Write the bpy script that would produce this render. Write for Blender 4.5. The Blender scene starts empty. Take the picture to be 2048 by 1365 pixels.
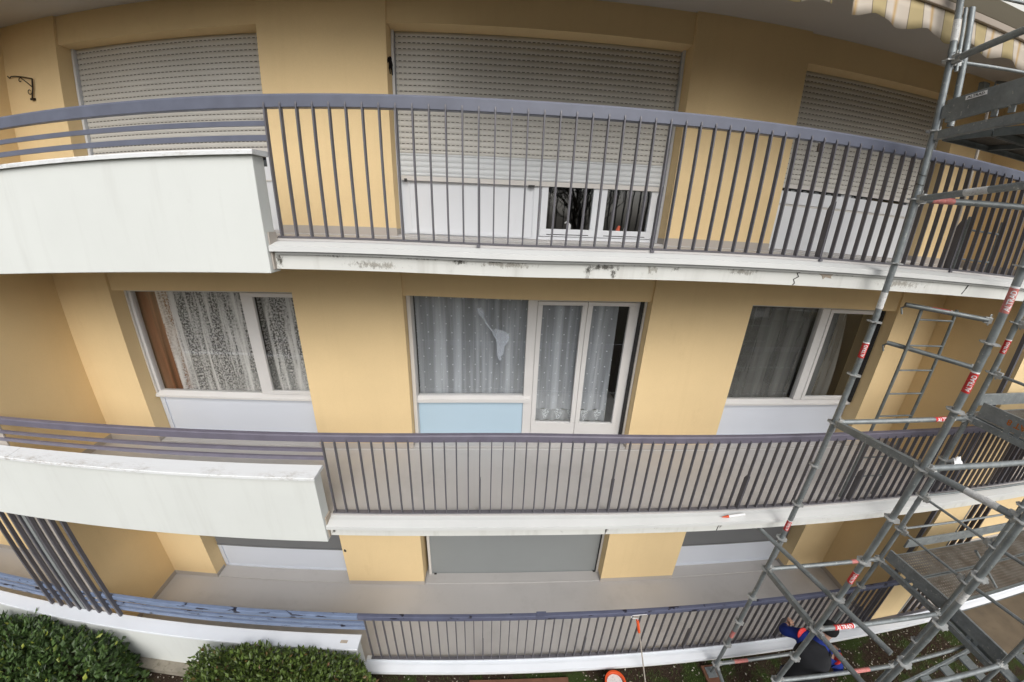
import bpy, bmesh, math, random
from mathutils import Vector, Matrix
random.seed(7)
SC = bpy.context.scene
COL = SC.collection
R = math.radians

# ------------------------------------------------------------------ camera
cam_d = bpy.data.cameras.new("camera")
cam = bpy.data.objects.new("camera", cam_d); COL.objects.link(cam); SC.camera = cam
cam_d.type = 'PANO'; cam_d.sensor_fit = 'HORIZONTAL'; cam_d.sensor_width = 36.0; cam_d.sensor_height = 24.0
cam_d.clip_start = 0.05; cam_d.clip_end = 500
cc = cam_d
cc.panorama_type = 'FISHEYE_LENS_POLYNOMIAL'          # the photo's wide lens: theta(r), r in mm on the sensor
cc.fisheye_fov = R(180)
cc.fisheye_polynomial_k0 = 0.0
cc.fisheye_polynomial_k1 = -1.6030 / 18
cc.fisheye_polynomial_k2 = 0.6075 / 18 ** 2
cc.fisheye_polynomial_k3 = 0.0151 / 18 ** 3
cc.fisheye_polynomial_k4 = -0.0809 / 18 ** 4
def rot(yaw, pitch, roll):
    B = Matrix(((1, 0, 0), (0, 0, -1), (0, 1, 0)))
    return Matrix.Rotation(yaw, 3, 'Z') @ B @ Matrix.Rotation(pitch, 3, 'X') @ Matrix.Rotation(roll, 3, 'Z')
cam.matrix_world = Matrix.Translation((1.6128, -2.7619, 5.7368)) @ rot(-0.0561, -0.3501, 0.0398).to_4x4()

# ------------------------------------------------------------------ world, sun, exposure (overcast daylight)
W = bpy.data.worlds.new("World"); SC.world = W; W.use_nodes = True
nt = W.node_tree; bg = nt.nodes["Background"]
sky = nt.nodes.new("ShaderNodeTexSky"); sky.sky_type = 'NISHITA'; sky.sun_disc = False
SUN_EL, SUN_AZ = R(41), R(169)
sky.sun_elevation = SUN_EL; sky.sun_rotation = SUN_AZ
sky.dust_density = 4.0; sky.air_density = 1.0; sky.ozone_density = 1.5
hs = nt.nodes.new("ShaderNodeHueSaturation"); hs.inputs['Saturation'].default_value = 0.42
nt.links.new(sky.outputs[0], hs.inputs['Color']); nt.links.new(hs.outputs[0], bg.inputs['Color'])
bg.inputs['Strength'].default_value = 0.118
sl = bpy.data.lights.new("sun", 'SUN'); sl.energy = 1.5; sl.angle = R(50); sl.color = (1.0, 0.985, 0.955)
so = bpy.data.objects.new("sun", sl); COL.objects.link(so)
sd = Vector((math.sin(SUN_AZ) * math.cos(SUN_EL), math.cos(SUN_AZ) * math.cos(SUN_EL), math.sin(SUN_EL)))
so.rotation_euler = sd.to_track_quat('Z', 'Y').to_euler()
SC.view_settings.view_transform = 'Standard'; SC.view_settings.look = 'None'
SC.view_settings.exposure = 0.38; SC.view_settings.gamma = 1.0
SC.cycles.use_denoising = True
SC.cycles.max_bounces = 8; SC.cycles.diffuse_bounces = 5; SC.cycles.transparent_max_bounces = 24
SC.cycles.sample_clamp_indirect = 6

# ------------------------------------------------------------------ materials
def lin(r, g, b):
    f = lambda c: (c / 255 / 12.92) if c / 255 <= 0.04045 else ((c / 255 + 0.055) / 1.055) ** 2.4
    return (f(r), f(g), f(b), 1)
class NM:
    def __init__(s, name):
        s.m = bpy.data.materials.new(name); s.m.use_nodes = True; s.t = s.m.node_tree; s.b = s.t.nodes["Principled BSDF"]
        s.out = s.t.nodes["Material Output"]
    def n(s, typ, **kw):
        x = s.t.nodes.new("ShaderNode" + typ)
        for k, v in kw.items():
            if k in x.inputs: x.inputs[k].default_value = v
            else: setattr(x, k, v)
        return x
    def l(s, a, b): s.t.links.new(a, b)
    def coord(s, scale=(1, 1, 1), loc=(0, 0, 0)):
        c = s.n('NewGeometry'); mp = s.n('Mapping'); mp.inputs['Scale'].default_value = scale; mp.inputs['Location'].default_value = loc
        s.l(c.outputs['Position'], mp.inputs['Vector']); return mp.outputs[0]
    def noise(s, scale, detail=4, rough=.55, vec=None, vs=(1, 1, 1), loc=(0, 0, 0)):
        x = s.n('TexNoise'); x.inputs['Scale'].default_value = scale; x.inputs['Detail'].default_value = detail; x.inputs['Roughness'].default_value = rough
        s.l(vec or s.coord(vs, loc), x.inputs['Vector']); return x.outputs['Fac']
    def ramp(s, fac, stops):
        x = s.n('ValToRGB'); e = x.color_ramp.elements
        while len(e) < len(stops): e.new(0.5)
        for i, (p, c) in enumerate(stops):
            e[i].position = p; e[i].color = c if hasattr(c, '__len__') else (c, c, c, 1)
        s.l(fac, x.inputs[0]); return x.outputs[0]
    def mix(s, fac, a, b):
        x = s.n('Mix'); x.data_type = 'RGBA'
        if hasattr(fac, 'node'): s.l(fac, x.inputs[0])
        else: x.inputs[0].default_value = fac
        for v, i in ((a, 6), (b, 7)):
            if hasattr(v, 'node'): s.l(v, x.inputs[i])
            else: x.inputs[i].default_value = v
        return x.outputs[2]
    def math(s, op, a, b=0.0, c=None):
        x = s.n('Math'); x.operation = op
        for i, v in enumerate((a, b, c)):
            if v is None: continue
            if hasattr(v, 'node'): s.l(v, x.inputs[i])
            else: x.inputs[i].default_value = v
        return x.outputs[0]
    def bump(s, h, strength=.2, dist=.01):
        x = s.n('Bump'); x.inputs['Strength'].default_value = strength; x.inputs['Distance'].default_value = dist
        s.l(h, x.inputs['Height']); s.l(x.outputs[0], s.b.inputs['Normal'])
    def set(s, col=None, rough=None, metal=None, spec=None):
        for k, v in (('Base Color', col), ('Roughness', rough), ('Metallic', metal), ('Specular IOR Level', spec)):
            if v is None: continue
            if hasattr(v, 'node'): s.l(v, s.b.inputs[k])
            else: s.b.inputs[k].default_value = v
        return s.m
def scale_c(c, k): return (c[0] * k, c[1] * k, c[2] * k, 1)

def mottled(name, c, var=.08, rough=.8, scale=1.2, fine=60, bump=.15, spec=.3, c2=None, metal=0):
    m = NM(name); n1 = m.noise(scale, 5)
    a = m.ramp(n1, [(.3, scale_c(c, 1 - var)), (.7, scale_c(c, 1 + var * .6))])
    if c2 is not None:
        a = m.mix(m.ramp(m.noise(scale * 2.7, 6, .7, loc=(3, 1, 5)), [(.52, 0.0), (.75, 1.0)]), a, c2)
    m.set(a, rough, metal, spec); m.bump(m.noise(fine, 3), bump, .004); return m.m

def stained_white(name, c, speck=.5, streak=True):
    """painted concrete with black algae specks along edges and faint vertical runs"""
    m = NM(name)
    base = m.ramp(m.noise(.9, 6), [(.3, scale_c(c, .93)), (.7, c)])
    dirt = lin(70, 68, 60)
    s1 = m.ramp(m.noise(3.2, 8, .75, vs=(1, 1, .8)), [(.60, 0.0), (.72, speck)])
    s2 = m.ramp(m.noise(22, 6, .8), [(.50, 0.0), (.66, 1.0)])
    f = m.math('MULTIPLY', s1, s2)
    col = m.mix(f, base, dirt)
    if streak:
        v = m.ramp(m.noise(5, 5, .6, vs=(1.6, 1, .16)), [(.52, 0.0), (.78, float(streak))])
        col = m.mix(v, col, lin(150, 148, 138))
    m.set(col, .75, 0, .3); m.bump(m.noise(90, 3), .12, .003); return m.m

YEL = (0.768, 0.587, 0.330, 1)
M = {}
def make_render():
    m = NM('yellow_render'); n1 = m.noise(.55, 5, .6)
    a = m.ramp(n1, [(.3, scale_c(YEL, .94)), (.7, scale_c(YEL, 1.03))])
    f = m.ramp(m.noise(2.6, 8, .75, vs=(1, 1, .5)), [(.60, 0.0), (.85, .22)])
    a = m.mix(f, a, lin(170, 140, 98))
    v = m.ramp(m.noise(4, 5, .6, vs=(2.2, 1, .10), loc=(7, 0, 0)), [(.52, 0.0), (.80, .09)])
    a = m.mix(v, a, lin(186, 158, 112))
    gr = m.ramp(m.noise(150, 3, .8), [(.3, .955), (.7, 1.03)]); mm = m.n('Mix'); mm.data_type = 'RGBA'; mm.blend_type = 'MULTIPLY'; mm.inputs[0].default_value = 1.0
    m.l(a, mm.inputs[6]); m.l(gr, mm.inputs[7]); a = mm.outputs[2]
    m.set(a, .92, 0, .2)
    m.bump(m.noise(110, 4, .7), .6, .004); return m.m
M['yellow'] = make_render()
M['white'] = stained_white('painted_parapet', (.69, .715, .69, 1), .12, .12)
M['band'] = stained_white('painted_slab_edge', (.68, .69, .66, 1), .9, .35)
M['flash'] = mottled('sheet_flashing', (.61, .62, .61, 1), .05, .5, 2, 40, .05, .4)
M['flash_white'] = mottled('white_sheet_cap', (.72, .75, .79, 1), .04, .5, 2, 40, .05)
def make_cap():
    m = NM('weathered_cap')
    f = m.ramp(m.noise(26, 9, .85, vs=(.35, 1, 1)), [(.48, 0.0), (.60, 1.0)])
    g = m.ramp(m.noise(1.3, 3, .5, loc=(2, 0, 0)), [(.42, .08), (.62, .8)])
    g2 = m.n('NewGeometry'); sp = m.n('SeparateXYZ'); m.l(g2.outputs['Position'], sp.inputs[0])
    edge = m.ramp(m.math('MULTIPLY', sp.outputs[1], -5.0), [(.35, .12), (.85, 1.0)])
    c = m.mix(m.math('MULTIPLY', m.math('MULTIPLY', f, g), edge), (.72, .74, .75, 1), lin(145, 135, 120))
    m.set(c, .7, 0, .3); m.bump(m.noise(50), .2, .003); return m.m
M['cap'] = make_cap()
M['floor'] = mottled('balcony_floor_paint', (.455, .44, .43, 1), .06, .6, .7, 50, .08, .3, (.40, .385, .375, 1))
M['plinth'] = mottled('plinth_paint', (.42, .38, .34, 1), .06, .7, 2)
M['ceiling'] = mottled('ceiling_paint', (.50, .48, .45, 1), .04, .9, 1)
M['concrete'] = mottled('mossy_concrete', (.30, .27, .22, 1), .25, .9, 5, 60, .4, .2, (.10, .10, .05, 1))
def rail_mat(name, c, chips, lo=.60):
    m = NM(name)
    col = m.ramp(m.noise(6, 4), [(.3, scale_c(c, .88)), (.7, scale_c(c, 1.1))])
    if chips:
        f = m.ramp(m.noise(9, 4, .6, vs=(.45, 1, 1.6)), [(lo, 0.0), (lo + .012, 1.0)])
        col = m.mix(f, col, (.018, .018, .03, 1))
    m.set(col, .42, 0, .5); m.bump(m.noise(70, 3), .1, .002); return m.m
M['rail'] = rail_mat('railing_paint', (.105, .115, .155, 1), False)
M['rail_mid'] = rail_mat('railing_paint_mauve', (.145, .135, .175, 1), False)
M['rail_old'] = rail_mat('railing_paint_chipped', (.165, .215, .33, 1), True, .60)  # chipped paint, bluer because the sky's reflection is put into the colour
M['rail_old_dull'] = rail_mat('railing_paint_worn', (.105, .115, .175, 1), True, .615)  # same chipped rail paint, without the painted sky reflection
M['bar'] = rail_mat('baluster_paint', (.108, .105, .120, 1), False)
def shutter(name, c, x0, pitch, z0, perf):
    m = NM(name); g = m.n('NewGeometry'); sp = m.n('SeparateXYZ'); m.l(g.outputs['Position'], sp.inputs[0])
    fz = m.math('FRACT', m.math('DIVIDE', m.math('SUBTRACT', sp.outputs[2], z0), pitch))
    base = m.ramp(m.noise(1.1, 5), [(.3, scale_c(c, .92)), (.7, scale_c(c, 1.04))])
    if perf:
        fx = m.math('FRACT', m.math('DIVIDE', sp.outputs[0], .047))
        a = m.math('LESS_THAN', fz, .115); b = m.math('LESS_THAN', fx, .60)
        base = m.mix(m.math('MULTIPLY', a, b), base, (.13, .12, .105, 1))
    m.set(base, .5, 0, .4); return m.m
PITCH = .0535
M['shut_perf'] = shutter('perforated_shutter', (.56, .545, .505, 1), 0, PITCH, 0, True)
M['shut_plain'] = shutter('plain_shutter_slats', (.60, .62, .63, 1), 0, PITCH, 0, False)
M['shut_grey'] = mottled('grey_shutter', (.25, .265, .265, 1), .06, .5, .8)
M['shut_dark'] = mottled('dark_grey_shutter', (.16, .165, .17, 1), .05, .5, .8)
M['frame'] = mottled('window_frame_paint', (.62, .61, .60, 1), .04, .5, 3, 60, .05, .4)
M['pvc'] = mottled('white_pvc', (.68, .70, .73, 1), .02, .35, 2, 40, .02, .5)
M['panel'] = mottled('white_panel', (.60, .635, .70, 1), .03, .45, .8, 40, .03)
M['blue_panel'] = mottled('pale_blue_panel', (.43, .56, .66, 1), .03, .4, .8, 40, .03)
M['seal'] = mottled('dark_seal', (.03, .03, .03, 1), .1, .6)
M['guide'] = mottled('guide_rail', (.60, .58, .55, 1), .05, .4)
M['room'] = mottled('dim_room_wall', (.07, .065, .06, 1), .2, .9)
def glass():
    m = NM('window_glass'); m.t.nodes.remove(m.b)
    tr = m.n('BsdfTransparent'); tr.inputs[0].default_value = (.96, .965, .965, 1)
    gl = m.n('BsdfGlossy'); gl.inputs['Roughness'].default_value = .02
    bp = m.n('Bump'); bp.inputs['Strength'].default_value = .25; bp.inputs['Distance'].default_value = .01; m.l(m.noise(1.6, 2, .5), bp.inputs['Height']); m.l(bp.outputs[0], gl.inputs['Normal']); gl.inputs[0].default_value = (.9, .95, 1, 1)
    fr = m.n('Fresnel'); fr.inputs[0].default_value = 1.5
    gg = m.n('NewGeometry')
    f = m.math('MULTIPLY', m.math('MULTIPLY', fr.outputs[0], 2.4), m.math('SUBTRACT', 1.0, gg.outputs['Backfacing']))
    mx = m.n('MixShader'); m.l(f, mx.inputs[0]); m.l(tr.outputs[0], mx.inputs[1]); m.l(gl.outputs[0], mx.inputs[2])
    m.l(mx.outputs[0], m.out.inputs[0]); return m.m
M['glass'] = glass()
def cloth(name, c, alpha_fac=None, builder=None, rough=.95):
    m = NM(name); m.set(c, rough, 0, .1)
    if builder: m.l(builder(m), m.b.inputs['Alpha'])
    elif alpha_fac is not None: m.b.inputs['Alpha'].default_value = alpha_fac
    return m.m
def lace_alpha(m):
    a = m.ramp(m.noise(48, 4, .6, vs=(1, 0, .8)), [(.42, .12), (.60, .62)])
    stripe = m.ramp(m.noise(9, 3, .6, vs=(1, 0, .07)), [(.47, 0.0), (.60, 1.0)])
    return m.mix(stripe, a, (.80, .80, .80, 1))
M['lace'] = cloth('lace_curtain', (.86, .84, .81, 1), builder=lace_alpha)
def dots_alpha(m):
    g = m.n('NewGeometry'); sp = m.n('SeparateXYZ'); m.l(g.outputs['Position'], sp.inputs[0])
    X, Z = sp.outputs[0], sp.outputs[2]
    row = m.math('DIVIDE', Z, .115); rf = m.math('FLOOR', row)
    off = m.math('MULTIPLY', m.math('FRACT', m.math('MULTIPLY', rf, .5)), 1.0)
    cx = m.math('SUBTRACT', m.math('FRACT', m.math('ADD', m.math('DIVIDE', X, .15), off)), .5)
    cz = m.math('SUBTRACT', m.math('FRACT', row), .5)
    d = m.math('ADD', m.math('POWER', m.math('ABSOLUTE', m.math('MULTIPLY', cx, .15)), 2), m.math('POWER', m.math('ABSOLUTE', m.math('MULTIPLY', cz, .115)), 2))
    dot = m.math('LESS_THAN', d, .000075)
    pleat = m.ramp(m.noise(7.5, 3, .6, vs=(1, 0, .04)), [(.42, .34), (.62, .62)])
    return m.math('MAXIMUM', m.math('MULTIPLY', dot, .85), pleat)
M['dots'] = cloth('dotted_net_curtain', (.76, .80, .86, 1), builder=dots_alpha)
def hem_alpha(m):
    g = m.n('NewGeometry'); sp = m.n('SeparateXYZ'); m.l(g.outputs['Position'], sp.inputs[0])
    X, Z = sp.outputs[0], sp.outputs[2]
    cx = m.math('ABSOLUTE', m.math('SUBTRACT', m.math('FRACT', m.math('DIVIDE', X, .19)), .5))
    cz = m.math('ABSOLUTE', m.math('SUBTRACT', m.math('DIVIDE', m.math('SUBTRACT', Z, 2.98), .30), .5))
    d = m.math('ADD', m.math('MULTIPLY', cx, 1.0), m.math('MULTIPLY', cz, .55))
    ring = m.math('MULTIPLY', m.math('LESS_THAN', m.math('ABSOLUTE', m.math('SUBTRACT', d, .27)), .035), m.ramp(m.noise(60, 3), [(.4, .3), (.6, .9)]))
    n = m.ramp(m.noise(55, 3, .5, vs=(1, 0, 1)), [(.5, .2), (.56, .95)])
    inner = m.math('MULTIPLY', m.math('LESS_THAN', d, .22), n)
    return m.math('MAXIMUM', m.math('MAXIMUM', ring, inner), .36)
M['hem'] = cloth('lace_hem', (.82, .86, .90, 1), builder=hem_alpha)
M['grey_voile'] = cloth('grey_voile', (.20, .20, .19, 1), builder=lambda m: m.ramp(m.noise(6, 3, .6, vs=(1, 0, .05)), [(.4, .55), (.6, .92)]))
def rust():
    m = NM('rust_curtain'); m.set(m.ramp(m.noise(16, 2, .5, vs=(1, 0, .02)), [(.38, (.07, .03, .016, 1)), (.6, (.24, .10, .05, 1))]), .95, 0, .1); return m.m  # vertical dark and light streaks paint the shading of the folds
M['rust_cloth'] = rust()
M['stork'] = cloth('frosted_film', (.62, .68, .76, 1), .32)
def galv(name, c, worn=.63):
    m = NM(name)
    a = m.ramp(m.noise(9, 6, .7), [(.3, scale_c(c, .75)), (.7, scale_c(c, 1.2))])
    f = m.ramp(m.noise(26, 7, .75), [(worn, 0.0), (worn + .05, 1.0)])
    a = m.mix(f, a, (.55, .55, .52, 1))
    r = m.ramp(m.noise(14), [(.3, .38), (.7, .6)])
    m.set(a, r, .45, .5); m.bump(m.noise(60, 4), .12, .002); return m.m
M['galv'] = galv('galvanised_tube', (.26, .285, .29, 1), .60)
M['galv_bright'] = galv('bare_galvanised', (.46, .47, .46, 1), .60)
M['galv_dark'] = galv('weathered_steel', (.20, .22, .22, 1), .68)
M['red'] = mottled('red_sticker', (.62, .03, .03, 1), .15, .45, 30, c2=(.5, .25, .22, 1))
M['pink'] = mottled('faded_sticker', (.60, .20, .18, 1), .2, .5, 30, c2=(.6, .5, .48, 1))
M['sticker_white'] = mottled('worn_white_paint', (.70, .70, .68, 1), .15, .6, 40, c2=(.25, .25, .25, 1))
M['orange_ink'] = mottled('orange_stencil', (.50, .16, .03, 1), .3, .7, 40)
def perf_deck():
    m = NM('perforated_deck'); g = m.n('NewGeometry'); sp = m.n('SeparateXYZ'); m.l(g.outputs['Position'], sp.inputs[0])
    X, Y = sp.outputs[0], sp.outputs[1]
    P = .036
    row = m.math('DIVIDE', Y, P); rf = m.math('FLOOR', row)
    fx = m.math('SUBTRACT', m.math('FRACT', m.math('ADD', m.math('DIVIDE', X, P), m.math('MULTIPLY', rf, .5))), .5)
    fy = m.math('SUBTRACT', m.math('FRACT', row), .5)
    d = m.math('ADD', m.math('MULTIPLY', fx, fx), m.math('MULTIPLY', fy, fy))
    hole = m.math('LESS_THAN', d, .045)
    rim = m.math('LESS_THAN', d, .16)
    rust = m.ramp(m.noise(4, 6, .7), [(.4, (.12, .09, .06, 1)), (.65, (.24, .22, .19, 1))])
    col = m.mix(rim, m.mix(.5, rust, (.09, .085, .075, 1)), rust)
    m.set(col, .6, .3, .4); m.l(m.math('SUBTRACT', 1.0, hole), m.b.inputs['Alpha'])
    m.bump(rim, .5, .004); return m.m
M['deck'] = perf_deck()
M['ply'] = mottled('plywood_deck', (.15, .115, .075, 1), .3, .75, 3, 40, .2, .3, (.11, .085, .06, 1))
M['board'] = mottled('brown_board', (.16, .075, .045, 1), .25, .85, 6, 50, .3)
M['iron'] = mottled('dark_iron', (.025, .016, .010, 1), .2, .6)
M['black'] = mottled('black_ceramic', (.010, .008, .008, 1), .2, .8, spec=.1)
def awning_m():
    m = NM('striped_awning_cloth'); g = m.n('NewGeometry'); sp = m.n('SeparateXYZ'); m.l(g.outputs['Position'], sp.inputs[0])
    f = m.math('FRACT', m.math('DIVIDE', sp.outputs[0], .35))
    c = m.ramp(f, [(0.0, (.44, .36, .20, 1)), (.34, (.44, .36, .20, 1)), (.35, (.10, .08, .06, 1)), (.365, (.56, .50, .42, 1)),
                   (.52, (.58, .52, .45, 1)), (.60, (.50, .34, .16, 1)), (.68, (.58, .52, .44, 1)), (.96, (.55, .48, .40, 1)), (.975, (.10, .08, .06, 1)), (.99, (.44, .36, .20, 1))])
    m.set(c, .9, 0, .1); return m.m
M['awning'] = awning_m()
M['awning_bar'] = mottled('awning_bar', (.40, .34, .28, 1), .05, .5)
M['awning_case'] = mottled('awning_case', (.10, .085, .055, 1), .1, .7)
def leaf_m(name, lo, hi, tip):
    m = NM(name); oi = m.n('NewGeometry')
    c = m.ramp(oi.outputs['Random Per Island'], [(0.0, lo), (.6, hi), (.94, hi), (1.0, tip)])
    m.set(c, .42, 0, .4); return m.m
M['leaf_a'] = leaf_m('hedge_leaf_dark', (.026, .050, .014, 1), (.075, .130, .035, 1), (.26, .30, .04, 1))
M['leaf_b'] = leaf_m('hedge_leaf_olive', (.034, .054, .012, 1), (.095, .142, .028, 1), (.15, .07, .03, 1))
M['twig'] = mottled('twig', (.05, .035, .022, 1), .2, .9)
def ground_m():
    m = NM('soil_and_grass')
    soil = m.ramp(m.noise(30, 8, .8), [(.35, (.020, .013, .009, 1)), (.6, (.06, .042, .03, 1)), (.75, (.16, .13, .10, 1))])
    grass = m.ramp(m.noise(60, 5, .7), [(.3, (.022, .032, .010, 1)), (.7, (.055, .078, .022, 1))])
    f = m.ramp(m.noise(2.2, 5, .65), [(.50, 0.0), (.60, 1.0)])
    m.set(m.mix(f, soil, grass), .95, 0, .1); m.bump(m.noise(40, 6, .8), .8, .02); return m.m
M['ground'] = ground_m()
M['grass'] = leaf_m('grass_blade', (.028, .045, .012, 1), (.075, .115, .028, 1), (.16, .15, .07, 1))
M['litter'] = leaf_m('pale_litter', (.16, .12, .08, 1), (.42, .38, .32, 1), (.65, .63, .58, 1))
M['orange'] = mottled('orange_plastic', (.72, .10, .03, 1), .06, .4)
M['paint_wet'] = mottled('white_paint', (.75, .75, .74, 1), .08, .4, 12, c2=(.45, .45, .45, 1))
M['pole'] = mottled('pole_metal', (.42, .38, .33, 1), .15, .5)
M['wire'] = mottled('white_wire', (.85, .85, .85, 1), .02, .4)
M['vest'] = mottled('charcoal_vest', (.018, .019, .022, 1), .2, .85, 6, 80, .3)
M['blue'] = mottled('blue_sleeve', (.012, .03, .20, 1), .2, .8, 8, 80, .3)
M['skin'] = mottled('skin', (.50, .30, .22, 1), .05, .6)
M['trousers'] = mottled('dark_trousers', (.03, .03, .045, 1), .2, .85)
M['beanie'] = mottled('black_beanie', (.010, .010, .011, 1), .2, .95, 20, 150, .5)
M['crack'] = mottled('crack_dirt', (.035, .032, .026, 1), .3, .95)
M['peel'] = mottled('bare_concrete_patch', (.42, .36, .29, 1), .2, .95)

# ------------------------------------------------------------------ mesh helpers
def loc_of(o):
    p = Vector((0, 0, 0))
    while o is not None: p = p + Vector(o.location); o = o.parent
    return p
class MB:
    def __init__(s): s.v = []; s.f = []
    def add(s, vs, fs):
        k = len(s.v); s.v += [tuple(v) for v in vs]; s.f += [tuple(i + k for i in f) for f in fs]; return s
    def box(s, x0, x1, y0, y1, z0, z1):
        v = [(x0, y0, z0), (x1, y0, z0), (x1, y1, z0), (x0, y1, z0), (x0, y0, z1), (x1, y0, z1), (x1, y1, z1), (x0, y1, z1)]
        return s.add(v, [(3, 2, 1, 0), (4, 5, 6, 7), (0, 1, 5, 4), (1, 2, 6, 5), (2, 3, 7, 6), (3, 0, 4, 7)])
    def obox(s, p0, p1, w, h, up=(0, 0, 1)):
        """box along p0->p1, width w across, height h along up"""
        p0, p1 = Vector(p0), Vector(p1); d = (p1 - p0).normalized(); u = Vector(up)
        sx = d.cross(u).normalized(); u = sx.cross(d).normalized()
        v = []
        for p in (p0, p1):
            for a, b in ((-1, -1), (1, -1), (1, 1), (-1, 1)): v.append(p + sx * a * w / 2 + u * b * h / 2)
        return s.add(v, [(0, 1, 2, 3), (7, 6, 5, 4), (0, 4, 5, 1), (1, 5, 6, 2), (2, 6, 7, 3), (3, 7, 4, 0)])
    def prism(s, poly, axis, a, b):
        """poly: list of 2D points in the plane normal to axis ('x','y','z'), extruded a..b"""
        def P(t, q):
            if axis == 'x': return (t, q[0], q[1])
            if axis == 'y': return (q[0], t, q[1])
            return (q[0], q[1], t)
        n = len(poly); v = [P(a, q) for q in poly] + [P(b, q) for q in poly]
        f = [tuple(range(n))[::-1], tuple(range(n, 2 * n))] + [(i, (i + 1) % n, n + (i + 1) % n, n + i) for i in range(n)]
        return s.add(v, f)
    def tube(s, pts, r, n=10, cap=True, r2=None):
        pts = [Vector(p) for p in pts]; rings = []
        prev = None
        for i, p in enumerate(pts):
            d = (pts[min(i + 1, len(pts) - 1)] - pts[max(i - 1, 0)]).normalized()
            if prev is None:
                a = d.orthogonal().normalized()
            else:
                a = (prev - d * prev.dot(d)).normalized()
            prev = a; b = d.cross(a)
            rr = r if r2 is None else r + (r2 - r) * i / (len(pts) - 1)
            rings.append([p + (a * math.cos(2 * math.pi * k / n) + b * math.sin(2 * math.pi * k / n)) * rr for k in range(n)])
        v = [q for ring in rings for q in ring]; f = []
        for i in range(len(pts) - 1):
            for k in range(n): f.append((i * n + k, i * n + (k + 1) % n, (i + 1) * n + (k + 1) % n, (i + 1) * n + k))
        if cap: f += [tuple(range(n))[::-1], tuple((len(pts) - 1) * n + k for k in range(n))]
        return s.add(v, f)
    def islands(s):
        n = len(s.v); par = list(range(n))
        def find(i):
            while par[i] != i: par[i] = par[par[i]]; i = par[i]
            return i
        for f in s.f:
            r0 = find(f[0])
            for i in f[1:]: par[find(i)] = r0
        g = {}
        for i in range(n): g.setdefault(find(i), []).append(i)
        boxes = []
        for k_, ids in g.items():
            lo = [min(s.v[i][a] for i in ids) for a in range(3)]; hi = [max(s.v[i][a] for i in ids) for a in range(3)]
            boxes.append([lo, hi, set(ids)])
        ch = True
        while ch:
            ch = False
            for i in range(len(boxes)):
                for j in range(len(boxes) - 1, i, -1):
                    A, B_ = boxes[i], boxes[j]
                    if all(A[0][a] <= B_[1][a] + .0015 and B_[0][a] <= A[1][a] + .0015 for a in range(3)):
                        A[0] = [min(A[0][a], B_[0][a]) for a in range(3)]; A[1] = [max(A[1][a], B_[1][a]) for a in range(3)]; A[2] |= B_[2]; boxes.pop(j); ch = True
        return [b[2] for b in boxes]
    def build(s, name, mat, parent=None, smooth=False, bevel=0, label=None, keep=False):
        if not keep and parent is not None and len(s.v) < 1500:
            isl = s.islands()
            if len(isl) > 1:
                first = None
                for ids in isl:
                    t = MB(); mp = {}
                    for i in sorted(ids): mp[i] = len(t.v); t.v.append(s.v[i])
                    t.f = [tuple(mp[i] for i in f) for f in s.f if f[0] in ids]
                    o = t.build(name, mat, parent, smooth, bevel, label, True); first = first or o
                return first
        me = bpy.data.meshes.new(name); off = loc_of(parent) if parent is not None else Vector((0, 0, 0))
        me.from_pydata([tuple(Vector(v) - off) for v in s.v], [], s.f)
        if isinstance(mat, str): mat = M[mat]
        if mat: me.materials.append(mat)
        bm = bmesh.new(); bm.from_mesh(me); bmesh.ops.recalc_face_normals(bm, faces=bm.faces); bm.to_mesh(me); bm.free()
        o = bpy.data.objects.new(name, me); COL.objects.link(o); o.parent = parent
        if smooth:
            for p in me.polygons: p.use_smooth = True
            me.set_sharp_from_angle(angle=R(40))
        if bevel:
            b = o.modifiers.new('bevel', 'BEVEL'); b.width = bevel; b.segments = 2; b.limit_method = 'ANGLE'
        if label: o['label'] = label
        return o
def tag(o, label=None, cat=None, group=None, kind=None):
    if label: o['label'] = label
    if cat: o['category'] = cat
    if group: o['group'] = group
    if kind: o['kind'] = kind
    return o
def thing(name, label, cat, loc=(0, 0, 0), group=None):
    o = bpy.data.objects.new(name, None); COL.objects.link(o); o.location = loc; o.empty_display_size = .2
    return tag(o, label, cat, group)
def copy_part(o, parent, shift):
    c = o.copy(); COL.objects.link(c); c.parent = parent; c.location = Vector(o.location) + Vector(shift)
    for ch in o.children:
        g = ch.copy(); COL.objects.link(g); g.parent = c
    return c

# ------------------------------------------------------------------ dimensions (metres)
D = 1.09            # facade plane (railings stand at y = 0)
RC = 1.29           # window plane inside its recess
ZF = [0.02, 2.75, 5.50]      # floor levels
XP = [(-3.69, -2.93), (-.677, .549), (3.485, 4.743), (6.93, 7.697)]      # wall piers
XO = [(-2.93, -.677), (.549, 3.485), (4.743, 6.93)]                       # recesses
GZ = -0.2

# ------------------------------------------------------------------ ground
g = MB(); N = 40
for i in range(N + 1):
    for j in range(N + 1):
        x = -70 + 144 * i / N; y = -70 + 130 * j / N
        g.v.append((x, y, GZ))
for i in range(N):
    for j in range(N):
        a = i * (N + 1) + j; g.f.append((a, a + N + 1, a + N + 2, a + 1))
tag(g.build('garden_ground', 'ground'), kind='structure')

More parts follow.
